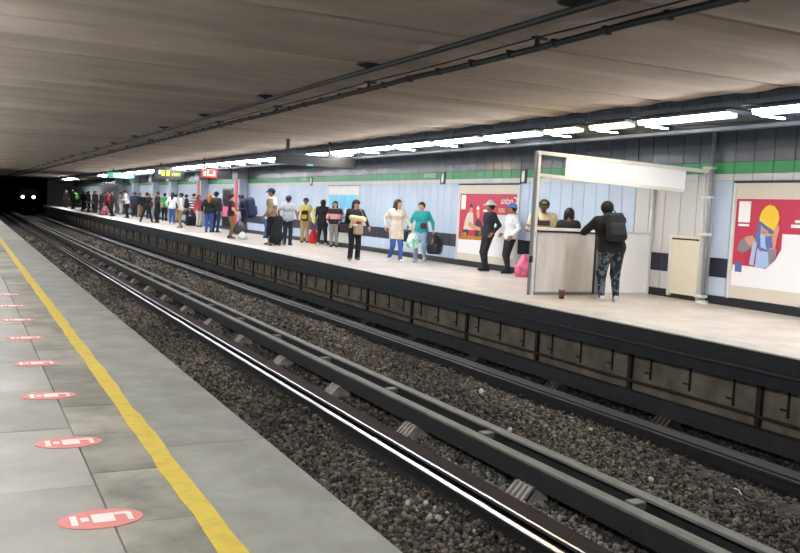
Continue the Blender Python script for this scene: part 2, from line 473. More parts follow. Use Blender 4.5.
ca, sa, cb_, sb = np.cos(a)[:,None], np.sin(a)[:,None], np.cos(b_)[:,None], np.sin(b_)[:,None]
x, y, z = v[...,0], v[...,1], v[...,2]
x, z = x*cb_+z*sb, -x*sb+z*cb_
x, y = x*ca-y*sa, x*sa+y*ca
V = np.stack([x+pos[:,0][:,None], y+pos[:,1][:,None], z+pos[:,2][:,None]], -1).reshape(-1,3)
Fc = (icf[None] + 12*np.arange(k)[:,None,None]).reshape(-1,3)
me = bpy.data.meshes.new('ballast_stones')
me.vertices.add(len(V)); me.vertices.foreach_set('co', V.astype(np.float32).ravel())
me.loops.add(Fc.size); me.loops.foreach_set('vertex_index', Fc.astype(np.int32).ravel())
me.polygons.add(len(Fc)); me.polygons.foreach_set('loop_start', np.arange(0, Fc.size, 3, dtype=np.int32)); me.polygons.foreach_set('loop_total', np.full(len(Fc), 3, np.int32))
me.update(); me.validate()
at = me.color_attributes.new('tone', 'FLOAT_COLOR', 'POINT')
tone = rng.beta(1.1, 2.3, k)*1.15; warm = rng.uniform(0, 1, k)
dirt = .5 + .5*np.sin(pos[:,1]*.9 + 2*np.sin(pos[:,0]*2.3))
base = np.stack([.03+.46*tone, .028+.40*tone-.04*warm*tone, .024+.33*tone-.08*warm*tone], -1) * (.42+.26*dirt)[:,None]
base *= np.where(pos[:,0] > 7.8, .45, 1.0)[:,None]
dust = np.clip(1-np.abs(pos[:,0]-4.82)/.22, 0, 1)**.4 * np.clip((9.6-pos[:,1])/2.5, 0, 1); base = base*(1-dust[:,None]) + (np.array([.42,.41,.385])*(.35+1.1*tone[:,None]))*dust[:,None]
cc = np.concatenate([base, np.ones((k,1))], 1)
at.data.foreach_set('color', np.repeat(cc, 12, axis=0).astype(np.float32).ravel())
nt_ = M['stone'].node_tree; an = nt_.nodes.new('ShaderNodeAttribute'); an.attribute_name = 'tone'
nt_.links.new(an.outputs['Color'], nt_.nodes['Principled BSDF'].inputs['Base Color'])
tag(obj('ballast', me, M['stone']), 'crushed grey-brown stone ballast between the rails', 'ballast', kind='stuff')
# larger pale stones and litter
pale = mat('pale_stone', 'cfc9bd', .85, rnd=.15); scrap = mat('litter_white', 'e8e6e0', .6, rnd=.1)
def stone_obj(x, y, s, label, m, name='pale_stone', z=-1.215, grp=None):
    vv = ico*rng.uniform(.65, 1.25, (1,3))*rng.uniform(.8, 1.15, (12,1))*s
    b = MB(); b.v = [tuple(p) for p in vv]; b.f = [tuple(int(i) for i in f) for f in icf]
    o = obj(name, b, m, None, (x, y, z)); o.rotation_euler = (0, 0, random.uniform(0, 6))
    tag(o, label, 'stone' if 'stone' in name else 'litter', grp)
for q in range(9):
    stone_obj(3.82 + random.uniform(-.16, .14), 6.55 + random.uniform(-.5, .5), random.uniform(.018, .034), 'pale stone in the light patch of ballast before the shiny rail', pale, grp='pale stones before the shiny rail')
for q in range(40):
    stone_obj(4.74 + random.uniform(-.09, .08), random.uniform(5.2, 9.1), random.uniform(.02, .036), 'pale stone in the light row between runway and guide bar', pale, grp='pale stones between runway and guide bar', z=-1.235)
for x, y, m_ in ((6.5, 6.7, pale), (6.0, 11.8, scrap), (7.1, 11.0, scrap), (6.2, 8.9, scrap), (7.25, 8.6, pale)):
    stone_obj(x, y, .042, 'scrap of pale litter lying on the far track ballast', m_, 'litter_scrap', grp='litter on the far track')
o = obj('wire_scrap', MB().tube([(0,0,0),(.05,.08,.02),(.08,.17,.01)], .006, 5), scrap, None, (7.0, 5.95, -1.2)); tag(o, 'short white wire lying on the ballast of the far track', 'wire')

# ------------------------------------------------------------------ ceiling
ZC = 3.4
ce = struct('ceiling', 'folded brown-grey concrete ceiling over the tracks')
seams = [7.1 + 1.13*k for k in range(-13, 100)]
XC0, XC1 = .2, 9.9
pan = []
for k in range(2):
    b = MB(); d = .05 if k == 0 else .0
    # one slab: soft fold in the middle, sunk joint at its end
    prof = [(.02, ZC+.05), (.045, ZC+.0), (.30, ZC-.03), (.56, ZC-.034), (1.0, ZC+.0), (1.13, ZC+.004), (1.13, ZC+.2), (.02, ZC+.2)]
    if k: prof = [(.0, ZC+.004), (.25, ZC-.010), (.75, ZC-.028), (.9, ZC-.025), (1.085, ZC+.0), (1.105, ZC+.05), (1.105, ZC+.2), (.0, ZC+.2)]
    b.prism(prof, 'x', XC0, XC1)
    m_ = b.mesh('ceiling_panel'); m_.materials.append(M['ceil']); pan.append(m_)
for i, y in enumerate(seams):
    if y > Y1: break
    obj('ceiling_panel', pan[i % 2], None, ce, (0, y, 0))
obj('joint_backing', MB().box(XC0, XC1, Y0, Y1, ZC+.06, ZC+.3), M['soot'], ce)
obj('recess_soffit', MB().box(XC1-.1, 12.8, Y0, Y1, 3.95, 4.1), M['recess'], ce)
obj('recess_soffit', MB().box(-2.5, XC0+.1, Y0, Y1, 3.95, 4.1), M['recess'], ce)
obj('fascia', MB().box(XC1-.06, XC1, Y0, Y1, ZC-.01, 3.98), M['recess'], ce)
obj('fascia', MB().box(XC0, XC0+.06, Y0, Y1, ZC-.01, 3.98), M['recess'], ce)
# conduits and their hangers
def conduit(x, z, r, label, sag):
    t = thing('ceiling_conduit', label, 'conduit')
    pts = [(x + .012*math.sin(y*.9), y, z - sag*abs(math.sin(math.pi*(y-6.1)/4.25))**.5*.6) for y in np.arange(3, 118, .53)]
    obj('pipe', MB().tube(pts, r, 8), M['conduit'], t, smooth=True)
    return t
c1 = conduit(4.66, 3.27, .034, 'dark ceiling pipe hung on saddle brackets', 0)
c2 = conduit(5.36, 3.27, .036, 'dark ceiling cable bundle with clips beside the hung pipe', .03)
hb = MB().lathe([(.03,3.36),(.16,3.345),(.16,3.33),(.05,3.30),(.03,3.28),(.03,3.25)], (0,0,0), 10).mesh('saddle_bracket'); hb.materials.append(M['conduit'])
kb = MB().box(-.02,.02,-.02,.02,3.26,3.38).box(-.07,.12,-.015,.015,3.345,3.37).mesh('strap_bracket'); kb.materials.append(M['conduit'])
tb = MB().box(-.04,.04,-.025,.025,3.22,3.30).mesh('clip'); tb.materials.append(M['conduit'])
for k in range(24):
    obj('saddle_bracket', hb, None, c1, (4.66, 6.08 + 4.22*k, 0))
    obj('strap_bracket', kb, None, c2, (5.36, 7.6 + 4.22*k, 0))
for k in range(60): obj('clip', tb, None, c2, (5.36, 4.1 + .8*k, 0))
obj('cable', MB().tube([(5.25, y, 3.33 - .02*abs(math.sin(math.pi*(y-7.6)/4.22))) for y in np.arange(3, 100, 1.05)], .009, 5), M['conduit'], c2)

# ------------------------------------------------------------------ luminaires
def luminaire_set(L, key):
    parts = []
    a = MB().box(-.06, .94, -L, .0, .085, .13).box(.9, .94, -L, 0, .02, .085).box(.161, .172, -L, -.15, .01, .085)  # front overhang and inner wall added to block stray lamp light
    b = MB().prism([(.0,.05),(.02,.022),(.11,.022),(.13,.05),(.13,.085),(0,.085)], 'y', -L+.10, -.06)
    e = MB().prism([(.175,.005),(.62,.005),(.62,.02),(.175,.02)], 'y', -.11, -.05)  # reflector end plate, given the lamp's own glow in place of reflected light
    r = MB().prism([(.17,.075),(.9,.06),(.9,.084),(.17,.084)], 'y', -L+.03, -.17)
    for nm, g, m_ in (('housing', a, M['lum_body']), ('diffuser', b, M[key]), ('end_reflector', e, M[key]), ('reflector', r, M['lum_body'])):
        mm = g.mesh(nm); mm.materials.append(m_); parts.append((nm, mm))
    for q in (.25, .75):
        mm = MB().tube([(.7,-L*q,.13),(.7,-L*q,.9)], .012, 6).mesh('hanger_rod'); mm.materials.append(M['tray']); parts.append(('hanger_rod', mm))
    return parts
LS = {('o',): luminaire_set(1.98, 'lum_off'), ('c',): luminaire_set(1.98, 'lum_cold'), ('w',): luminaire_set(1.06, 'lum_warm')}
def luminaire(x, y, kind, mirror, label, grp):
    t = thing('luminaire', label, 'lamp', (x, y, 3.06), 0, grp)
    if mirror: t.scale = (-1, 1, 1)
    for nm, mm in LS[(kind,)]: obj(nm, mm, None, t)
ends = [4.22, 6.55, 8.88, 11.21]
for q, y in enumerate(ends[::-1]): luminaire(9.98, y, 'c', False, 'cold white fluorescent luminaire, %s to the right of the warm pair' % ORD[q], 'cold luminaires right of the warm pair')
luminaire(9.98, 12.46, 'w', False, 'short warm fluorescent luminaire, the right one of the yellowish pair', 'warm luminaires')
luminaire(9.98, 13.81, 'w', False, 'short warm fluorescent luminaire, the left one of the yellowish pair', 'warm luminaires')
y = 15.98; q = 0
while y < 116:
    lb = ('cold white fluorescent luminaire, %s to the left of the warm pair' % ORD[q]) if q < 14 else 'small far luminaire at the receding end of the far platform light row'
    off = 76 < y < 95 or y > 106
    if off: lb = 'unlit cream luminaire near the dark end of the far platform'
    luminaire(9.98, y, 'o' if off else 'c', False, lb, 'unlit far luminaires' if off else 'cold luminaires in the receding row')
    y += 2.2; q += 1
y = -4.0
while y < 80:
    luminaire(-.35, y, 'c', True, 'fluorescent luminaire over the near platform behind the photographer', 'luminaires over the near platform')
    y += 3.1
t = thing('bulb_lamp', 'small warm glowing bulb lamp at the end of the dark hanging sign', 'lamp', (10.1, 23.3, 3.05))
obj('bulb', MB().lathe([(.01,-.06),(.05,-.04),(.06,0),(.04,.05),(.02,.08)], (0,0,0), 10), M['bulb'], t, smooth=True)
obj('lamp_holder', MB().lathe([(.03,.07),(.035,.14),(.02,.2)], (0,0,0), 8), M['lum_body'], t)
# cable trays and rails of the light row
tr = thing('cable_tray', 'dark blue-grey cable tray above the far platform lights', 'cable tray')
obj('tray_channel', MB().prism([(10.0,3.30),(10.02,3.30),(10.02,3.24),(10.5,3.24),(10.5,3.30),(10.52,3.30),(10.52,3.225),(10.0,3.225)], 'y', Y0, 118), M['tray'], tr)
obj('tray_cables', MB().tube([(10.12,y_,3.285) for y_ in (Y0,118)], .035, 7).tube([(10.25,y_,3.28) for y_ in (Y0,118)], .03, 7), M['conduit'], tr)
hr = MB().box(9.985, 10.0, -.018, .018, 3.2, 3.95).mesh('tray_hanger'); hr.materials.append(M['tray'])
for k in range(80): obj('tray_hanger', hr, None, tr, (0, 4.35 + 1.17*k, 0))
tag(obj('light_rail', MB().box(10.93, 10.97, Y0, 118, 3.02, 3.07), M['galv']), 'thin pale metal rail along the back of the far light row', 'rail')
tag(obj('light_row_beam', MB().box(11.0, 11.12, Y0, 118, 3.02, 3.28), M['tray']), 'dark blue-grey beam behind the far light row', 'beam')

# ------------------------------------------------------------------ far wall
wf = struct('wall_far', 'pale blue panelled station wall with a green stripe')
obj('backing', MB().box(12.71, 12.95, Y0, Y1, -.1, 4.1), M['backing'], wf)
PW = .4283; PY0 = 10.22
def pmesh(nm, z0, z1, m_, d=.03):
    mm = MB().cbox(-d, .012, .007, PW-.007, z0, z1, .004)
    mm = mm.mesh(nm); mm.materials.append(m_); return mm
lowA = pmesh('lower_panel', .16, 2.32, M['panel']); lowB = pmesh('cream_panel', .16, 2.32, M['panel_cream'])
crm = pmesh('cream_strip', 2.325, 2.445, M['panel_cream']); grn = pmesh('green_panel', 2.45, 2.655, M['green'], .032)
upp = pmesh('upper_panel', 2.66, 3.9, M['upper'], .028); tile = pmesh('black_tile', .51, .87, M['black_tile'], .038)
POST = [(9.0, 11.40), (18.35, 21.35), (28.25, 31.3)]       # poster spans along the wall
nstart = -9
for k in range(nstart, 116):
    y = PY0 + PW*k
    blocked = any(a-.1 < y + PW/2 < b+.1 for a, b in POST)
    mid = y + PW/2
    if 13.9 > mid > 11.95: lm = lowB
    else: lm = lowA
    obj(lm.name, lm, None, wf, (12.70, y, 0))
    obj('cream_strip', crm, None, wf, (12.70, y, 0)); obj('green_panel', grn, None, wf, (12.70, y, 0)); obj('upper_panel', upp, None, wf, (12.70, y, 0))
    if not blocked and not (12.87 > mid > 11.95): obj('black_tile', tile, None, wf, (12.70, y, 0))
yr = PY0 + PW*116
for nm, z0, z1, d, m_ in (('lower_panel_run', .16, 2.32, .03, 'panel'), ('cream_strip_run', 2.325, 2.445, .03, 'panel_cream'), ('green_panel_run', 2.45, 2.655, .032, 'green'), ('upper_panel_run', 2.66, 3.9, .028, 'upper'), ('black_tile_run', .51, .87, .038, 'black_tile')):
    b = MB(); y = yr
    while y < Y1 - PW:
        b.box(12.70-d, 12.712, y+.007, y+PW-.007, z0, z1); y += PW
    tag(obj(nm, b, M[m_], wf), kind='stuff')
bb = struct('baseboard_far'); obj('baseboard', MB().cbox(12.64, 12.72, Y0, Y1, 0, .155, .006), M['base'], bb)
# side and end walls
ww = struct('wall_near'); obj('wall_face', MB().box(-2.6, -2.34, Y0, Y1, -.2, 4.1), M['panel'], ww)
we = struct('wall_end', 'grey end wall of the far platform')
obj('wall_face', MB().box(9.6, 12.75, Y1-.6, Y1-.3, -.1, 4.1), mat('end_wall', '9a9ea6', .8, var=.2, scale=2), we)
obj('wall_face', MB().box(-2.5, .9, Y1-.6, Y1-.3, -.1, 4.1), M['tunnel'], we)
obj('wall_face', MB().box(-2.6, 13, Y0-.3, Y0, -1.6, 4.1), M['panel_cream'], we)
tn = struct('wall_tunnel')
obj('tunnel_wall', MB().box(.6, .9, Y1-.3, 195, -1.6, 4.1), M['tunnel'], tn); obj('tunnel_wall', MB().box(9.6, 9.9, Y1-.3, 195, -1.6, 4.1), M['tunnel'], tn)
obj('tunnel_roof', MB().box(.6, 9.9, Y1-.3, 195, 3.2, 4.1), M['tunnel'], tn); obj('tunnel_end', MB().box(.6, 9.9, 194, 195, -1.6, 4.1), M['tunnel'], tn)

# ------------------------------------------------------------------ posters and plates on the far wall
def wall_frame(name, label, cat, y_left, z=0.0, x=12.66, group=None):
    """empty on the wall: local x runs to the right as seen from the tracks, local -y faces the tracks"""
    return thing(name, label, cat, (x, y_left, z), -math.pi/2, group)
def flat(parent, name, pts, m_, layer, th=.002):
    return obj(name, MB().prism(pts, 'y', -.004*layer - th, -.004*layer), m_, parent)
def rect(u0, u1, z0, z1): return [(u0,z0),(u1,z0),(u1,z1),(u0,z1)]
p = wall_frame('wall_poster', 'large red and white poster of a child in a yellow hat at a lab table', 'poster', 11.40)
obj('board', MB().box(0, 2.75, -.012, .03, .17, 2.27), M['poster_cream'], p)
for u0, u1, z0, z1 in ((-.05, 0, .15, 2.29), (2.75, 2.8, .15, 2.29)): obj('frame_side', MB().cbox(u0, u1, -.03, .04, z0, z1, .004), M['frame_white'], p)
obj('frame_top', MB().cbox(-.05, 2.8, -.03, .04, 2.27, 2.31, .004), M['dark'], p)
flat(p, 'white_sheet', rect(.03, 2.72, .40, 1.99), M['poster_white'], 3.2)
flat(p, 'red_field', [(.035,1.985),(2.72,1.985),(2.72,1.40),(1.07,1.385),(1.075,1.119),(.963,.913),(.778,.756),(.435,.645),(.035,.69)], M['poster_red'], 4)
flat(p, 'plain_label', rect(.10, .365, 1.56, 1.94), M['poster_white'], 5)
flat(p, 'print_line', rect(.11, .355, 1.49, 1.53), M['poster_white'], 5)
flat(p, 'print_line', rect(1.312, 2.4, 1.585, 1.632), M['poster_white'], 5)
flat(p, 'print_line', rect(1.24, 2.4, 1.50, 1.556), M['poster_white'], 5)
flat(p, 'table', [(.053,.781),(.422,.775),(.778,.756),(.435,.645),(.05,.69)], M['poster_white'], 5)
flat(p, 'jar', [(.098,.834),(.259,.831),(.264,.655),(.115,.655)], M['print_blue'], 6)
flat(p, 'coat', [(.571,1.088),(.62,1.16),(.769,1.148),(.983,1.114),(.963,.913),(.778,.77),(.545,.755)], M['print_pale'], 5)
flat(p, 'coat_shadow', [(.80,1.12),(.983,1.114),(.963,.913),(.85,.83)], M['print_grey'], 6)
flat(p, 'sleeve', [(.126,1.06),(.167,1.211),(.34,1.319),(.523,1.279),(.508,1.133),(.366,1.051),(.249,.994)], M['print_grey'], 6)
flat(p, 'hood', [(.575,1.604),(.544,1.49),(.504,1.33),(.545,1.196),(.626,1.065),(.80,1.06),(.89,1.2),(.9,1.40),(.747,1.53)], M['print_blue'], 5.5)
flat(p, 'face', [(.612,1.549),(.749,1.487),(.888,1.426),(.882,1.348),(.868,1.214),(.775,1.209),(.66,1.269),(.63,1.38)], M['print_skin'], 6.5)
for a in (.675, .79): flat(p, 'eye', [(a,1.42),(a+.05,1.395),(a+.055,1.38),(a,1.40)], M['print_dark'], 7.5)
flat(p, 'mask', [(.62,1.368),(.736,1.341),(.869,1.348),(.873,1.17),(.787,1.091),(.647,1.134)], M['print_pale'], 7)
flat(p, 'mask_shade', [(.736,1.33),(.869,1.345),(.873,1.17),(.787,1.091),(.75,1.2)], M['print_blue'], 8)
flat(p, 'hat', [(.576,1.593),(.582,1.672),(.618,1.773),(.687,1.846),(.769,1.886),(.878,1.861),(.965,1.77),(.997,1.661),(.975,1.562),(.893,1.426),(.748,1.498),(.618,1.583)], M['print_yellow'], 7)
flat(p, 'hat_band', [(.569,1.608),(.76,1.505),(.893,1.433),(.888,1.366),(.756,1.434),(.569,1.547)], M['print_blue'], 8)
flat(p, 'raised_hand', [(.995,1.541),(1.021,1.465),(.98,1.287),(.959,1.102),(.903,1.128),(.884,1.326),(.911,1.46)], M['print_skin'], 8.5)
flat(p, 'lower_hand', [(.282,1.291),(.458,1.334),(.545,1.232),(.477,1.141),(.355,1.163)], M['print_skin'], 8)
flat(p, 'test_tube', [(.486,1.229),(.571,1.209),(.528,.793),(.431,.81)], M['print_pale'], 9)

p = wall_frame('wall_poster', 'red cookery poster with two cooks behind the two leaning men', 'poster', 21.35)
obj('board', MB().box(.05, 3.0, -.012, .03, .17, 2.27), M['poster_cream'], p)
for u0, u1 in ((0, .05), (3.0, 3.05)): obj('frame_side', MB().cbox(u0, u1, -.03, .04, .15, 2.29, .004), M['frame_white'], p)
obj('frame_top', MB().cbox(0, 3.05, -.03, .04, 2.27, 2.31, .004), M['dark'], p)
flat(p, 'white_sheet', rect(.1, 2.95, .36, 2.03), M['poster_white'], 3.2)
flat(p, 'red_field', [(.12,2.03),(2.94,2.03),(2.94,1.49),(1.41,1.475),(1.43,.77),(.12,.74)], M['poster_red'], 4)
flat(p, 'plain_label', rect(.19, .43, 1.59, 1.99), M['poster_white'], 5)
flat(p, 'print_block', rect(1.37, 1.66, 1.545, 1.60), M['poster_white'], 5); flat(p, 'print_block', rect(1.50, 1.63, 1.63, 1.70), M['poster_white'], 5)
flat(p, 'print_block', rect(2.11, 2.42, 1.54, 1.66), M['print_skin'], 5); flat(p, 'print_block', rect(2.85, 2.89, 1.565, 1.67), M['print_skin'], 5)
flat(p, 'cook_shirt', [(.70,1.553),(.85,1.504),(.87,1.322),(.93,1.031),(.36,1.008),(.43,1.256),(.54,1.471)], M['poster_cream'], 5)
flat(p, 'cook_apron', [(.36,1.03),(.66,1.03),(.64,.80),(.30,.78)], M['print_dark'], 6)
flat(p, 'cook_face', [(.66,1.604),(.71,1.66),(.82,1.633),(.81,1.49),(.71,1.501)], M['print_skin'], 6)
flat(p, 'cook_hair', [(.64,1.61),(.68,1.72),(.75,1.75),(.82,1.70),(.82,1.65),(.70,1.65)], M['print_dark'], 7)
flat(p, 'cook_apron', [(1.0,1.254),(1.10,1.347),(1.28,1.293),(1.41,1.091),(1.38,.80),(1.0,.80)], M['print_dark'], 5)
flat(p, 'cook_face', [(1.03,1.493),(1.06,1.62),(1.17,1.60),(1.2,1.41),(1.12,1.34)], M['print_skin'], 6)
flat(p, 'cook_cap', [(1.03,1.6),(1.07,1.70),(1.15,1.69),(1.18,1.60)], M['poster_white'], 7)
flat(p, 'cook_arm', [(.70,1.274),(.95,1.162),(1.30,1.11),(1.30,1.02),(.90,1.041),(.62,1.15)], M['print_skin'], 8)
flat(p, 'food', [(.16,.801),(.686,.877),(1.1,.851),(1.42,.885),(1.43,.775),(.16,.745)], M['print_food'], 8)
flat(p, 'pot', [(.3,.924),(.55,.967),(.6,.79),(.33,.78)], M['print_food'], 7)
t_ = text_mesh('lettering', 'Cocina', .27, M['poster_white'], p); t_.location = (2.60, -.024, 1.85)

p = wall_frame('wall_poster', 'pale blue poster behind the woman with the beanie', 'poster', 31.25)
obj('board', MB().box(.05, 2.9, -.012, .03, .17, 2.27), M['frame_white'], p)
for u0, u1 in ((0, .05), (2.9, 2.95)): obj('frame_side', MB().cbox(u0, u1, -.03, .04, .15, 2.29, .004), M['frame_white'], p)
obj('frame_top', MB().cbox(0, 2.95, -.03, .04, 2.27, 2.30, .004), M['post_grey'], p)
flat(p, 'blue_sheet', rect(.1, 2.85, .55, 1.95), M['poster_cyan'], 3.2)
for u, z in ((.45, 1.45), (1.1, 1.62), (1.75, 1.5), (2.4, 1.62)):
    flat(p, 'drop_print', [(u,z),(u+.07,z-.09),(u+.1,z-.22),(u+.05,z-.3),(u-.05,z-.3),(u-.1,z-.22),(u-.07,z-.09)], M['poster_white'], 4)

def name_plate(y, label, txt=True):
    t = wall_frame('station_plate', label, 'sign', y)
    if txt:
        tm = text_mesh('lettering', 'COYUYA', .17, M['poster_white'], t); tm.location = (.62, -.012, 2.555)
        obj('plate', MB().cbox(.14, 1.10, -.006, .01, 2.46, 2.65, .003), M['green'], t)
    obj('symbol_plate', MB().cbox(1.28, 1.56, -.012, .01, 2.30, 2.66, .003), M['dark'], t)
    flat(t, 'white_symbol', [(1.36,2.34),(1.45,2.34),(1.48,2.42),(1.48,2.60),(1.42,2.63),(1.36,2.60),(1.34,2.45)], M['poster_white'], 3.2)
name_plate(23.75, 'station name plate with black symbol above the two women')
name_plate(34.6, 'station name plate with black symbol above the group by the blue poster')
name_plate(19.62, 'small black symbol plate at the booth post', False)

# ------------------------------------------------------------------ hanging signs, pilasters, far clutter
t = thing('hanging_sign', 'long dark suspended sign box seen from its unlit back', 'sign', (0, 24, 0))
obj('sign_box', MB().cbox(8.05, 10.50, -.12, .12, 2.66, 2.93, .01), M['dark'], t)
obj('top_rail', MB().box(8.0, 10.52, -.14, .14, 2.93, 2.97), M['lum_body'], t)
for x in (8.4, 9.7): obj('hanger', MB().box(x-.04, x+.04, -.04, .04, 2.97, 3.42), M['conduit'], t)
obj('green_lamp', MB().cbox(8.95, 9.15, -.135, -.12, 2.64, 2.70, .003), M['sign_teal'], t)
t = thing('clock_sign', 'dark hanging sign with yellow-green lit digits', 'sign', (0, 47, 0))
obj('sign_box', MB().cbox(9.05, 10.62, -.12, .12, 2.55, 3.16, .01), M['dark'], t)
led = MB()
segs = {'L': 'def', '8': 'abcdefg', 'E': 'adefg', 'n': 'ceg'}
def seven(b, x, z, ch, w=.15, h=.26, th=.022):
    S_ = {'a': (x,x+w,z+h-th,z+h), 'd': (x,x+w,z,z+th), 'g': (x,x+w,z+h/2-th/2,z+h/2+th/2), 'f': (x,x+th,z+h/2,z+h), 'e': (x,x+th,z,z+h/2), 'b': (x+w-th,x+w,z+h/2,z+h), 'c': (x+w-th,x+w,z,z+h/2)}
    for q in segs[ch]:
        a0, a1, z0, z1 = S_[q]; b.box(a0, a1, -.135, -.12, z0, z1)
for ch, x in (('8', 9.42), ('8', 9.68), ('n', 9.98), ('n', 10.22)):
    b = MB(); seven(b, x, 2.72, ch); obj('digit', b, M['led'], t)
obj('white_mark', MB().box(9.26, 9.36, -.135, -.12, 2.78, 3.0), M['sign_white'], t)
for x in (9.4, 10.3): obj('hanger', MB().box(x-.03, x+.03, -.03, .03, 3.14, 3.7), M['conduit'], t)
t = thing('exit_sign', 'red hanging sign with white marks above the red-striped pilasters', 'sign', (0, 38.5, 0))
obj('sign_box', MB().cbox(9.45, 10.15, -.1, .1, 2.52, 2.86, .01), M['sign_red'], t)
obj('dark_panel', MB().cbox(10.15, 10.85, -.1, .1, 2.50, 2.86, .01), M['dark'], t)
for x, w, h in ((9.55, .1, .18), (9.72, .05, .22), (9.80, .14, .06), (9.98, .08, .2)): obj('white_mark', MB().box(x, x+w, -.115, -.1, 2.60, 2.60+h), M['sign_white'], t)
for x in (9.6, 10.7): obj('hanger', MB().box(x-.03, x+.03, -.03, .03, 2.86, 3.5), M['conduit'], t)
t = thing('line_sign', 'pale teal and white lit hanging sign far down the platform', 'sign', (0, 62, 0))
obj('sign_box', MB().cbox(8.8, 10.65, -.1, .1, 2.74, 3.14, .01), M['sign_teal'], t)
obj('white_panel', MB().box(9.2, 10.2, -.115, -.1, 2.80, 3.06), M['sign_white'], t)
obj('white_panel', MB().box(10.3, 10.55, -.115, -.1, 2.84, 3.02), M['sign_white'], t)
for x in (9.2, 10.3): obj('hanger', MB().box(x-.03, x+.03, -.03, .03, 3.14, 3.6), M['conduit'], t)
pg = mat('pilaster_grey', 'a8b2c0', .5, var=.1, scale=2)
for y, lb in ((42.4, 'grey wall pilaster with a red stripe, right of the dark doorway'), (50.2, 'grey wall pilaster with a red stripe, left of the dark doorway')):
    t = thing('pilaster', lb, 'pilaster', (12.64, y, 0))
    obj('shaft', MB().cbox(-.42, .0, -.5, .5, 0, 3.2, .01), pg, t)
    obj('red_stripe', MB().box(-.44, -.42, -.2, .2, .2, 2.62), M['sign_red'], t)
    obj('head_box', MB().cbox(-.55, .0, -.55, .55, 2.64, 3.2, .01), M['post_grey'], t)
d1 = struct('door_1', 'dark doorway in the far wall'); obj('door_leaf', MB().box(12.60, 12.668, 44.6, 46.3, .16, 2.12), M['glass_dark'], d1); obj('door_frame', MB().box(12.59, 12.669, 46.3, 46.4, .16, 2.2).box(12.59, 12.669, 44.5, 44.6, .16, 2.2).box(12.59, 12.669, 44.5, 46.4, 2.12, 2.2), M['post_grey'], d1)
for i, y in enumerate((58, 64, 72, 80)):
    t = thing('wall_column', 'grey square column against the far crowded wall, number %s from the clock sign' % ('first', 'second', 'third', 'fourth')[i], 'column', (12.64, y, 0))
    obj('shaft', MB().cbox(-.45, 0, -.35, .35, 0, 3.3, .01), pg, t); obj('capital', MB().cbox(-.6, 0, -.5, .5, 2.62, 3.3, .01), M['post_grey'], t)

# wall pipe and cabinet by the booth
t = thing('wall_post', 'tall grey pipe post on the wall beside the large poster', 'post', (12.56, 11.93, 0))
obj('pipe', MB().tube([(0,0,0),(0,0,3.3)], .04, 10), M['galv'], t, smooth=True)
obj('thin_pipe', MB().tube([(-.02,.13,0),(-.02,.13,2.55)], .028, 8), M['frame_white'], t, smooth=True)
for z in (2.0, 2.55, 1.3, .12): obj('pipe_clip', MB().cbox(-.07, .07, -.05, .17, z-.025, z+.025, .006), M['frame_white'], t)
obj('foot_flange', MB().lathe([(.11,0),(.11,.03),(.06,.05)], (0,0,0), 10), M['frame_white'], t)
t = thing('wall_cabinet', 'low beige metal cabinet on the wall beside the booth', 'cabinet', (12.66, 12.87, 0), -math.pi/2)
obj('door', MB().cbox(.03, .80, -.10, 0, .10, 1.20, .008), M['beige'], t)
obj('top_shelf', MB().cbox(-.03, .84, -.13, 0, 1.20, 1.25, .006), M['beige'], t)
obj('side_frame', MB().cbox(-.02, .03, -.11, 0, .05, 1.2, .006), M['frame_white'], t); obj('side_frame', MB().cbox(.80, .85, -.11, 0, .05, 1.2, .006), M['frame_white'], t)
obj('painted_shadow_strip', MB().box(.05, .78, -.105, -.1, 1.165, 1.195), M['rust'], t)  # solid brown strip painted as the shadow under the shelf

# ------------------------------------------------------------------ the booth
t = thing('vendor_booth', 'white framed vendor booth with steel counter and blank header board', 'booth', (9.62, 13.4, 0))
YB = 0
def post(x, y, z0, z1, w, m_, nm): return obj(nm, MB().cbox(x-w/2, x+w/2, y-w/2, y+w/2, z0, z1, .006), m_, t)
post(.025, 0, 0, 2.72, .065, M['frame_white'], 'corner_post')
post(-.03, .02, 0, 2.71, .045, M['post_grey'], 'dark_post')
obj('counter_panel', MB().cbox(.08, 1.46, -.03, .03, .06, 1.20, .006), M['steel'], t)
obj('counter_foot', MB().box(.08, 1.46, -.02, .02, .0, .06), M['post_grey'], t)
obj('counter_top', MB().cbox(.04, 1.62, -.10, .35, 1.235, 1.285, .008), M['frame_white'], t)
obj('counter_trim', MB().box(.08, 1.52, -.05, .04, 1.20, 1.235), M['dark'], t)
obj('panel_edge', MB().box(1.46, 1.50, -.045, .03, .03, 1.20), M['dark'], t)
obj('counter_side', MB().cbox(1.50, 1.78, .02, .40, .02, 1.235, .006), M['post_grey'], t)
obj('back_panel', MB().cbox(1.78, 2.98, .10, .13, .02, 1.22, .005), M['white'], t)
obj('back_rail', MB().cbox(1.78, 3.0, .07, .15, 1.22, 1.26, .005), M['frame_white'], t)
post(3.0, .11, 0, 2.24, .07, M['frame_white'], 'wall_side_post')
obj('hinge', MB().box(-.085, -.02, -.05, -.02, .62, .74), M['dark'], t)
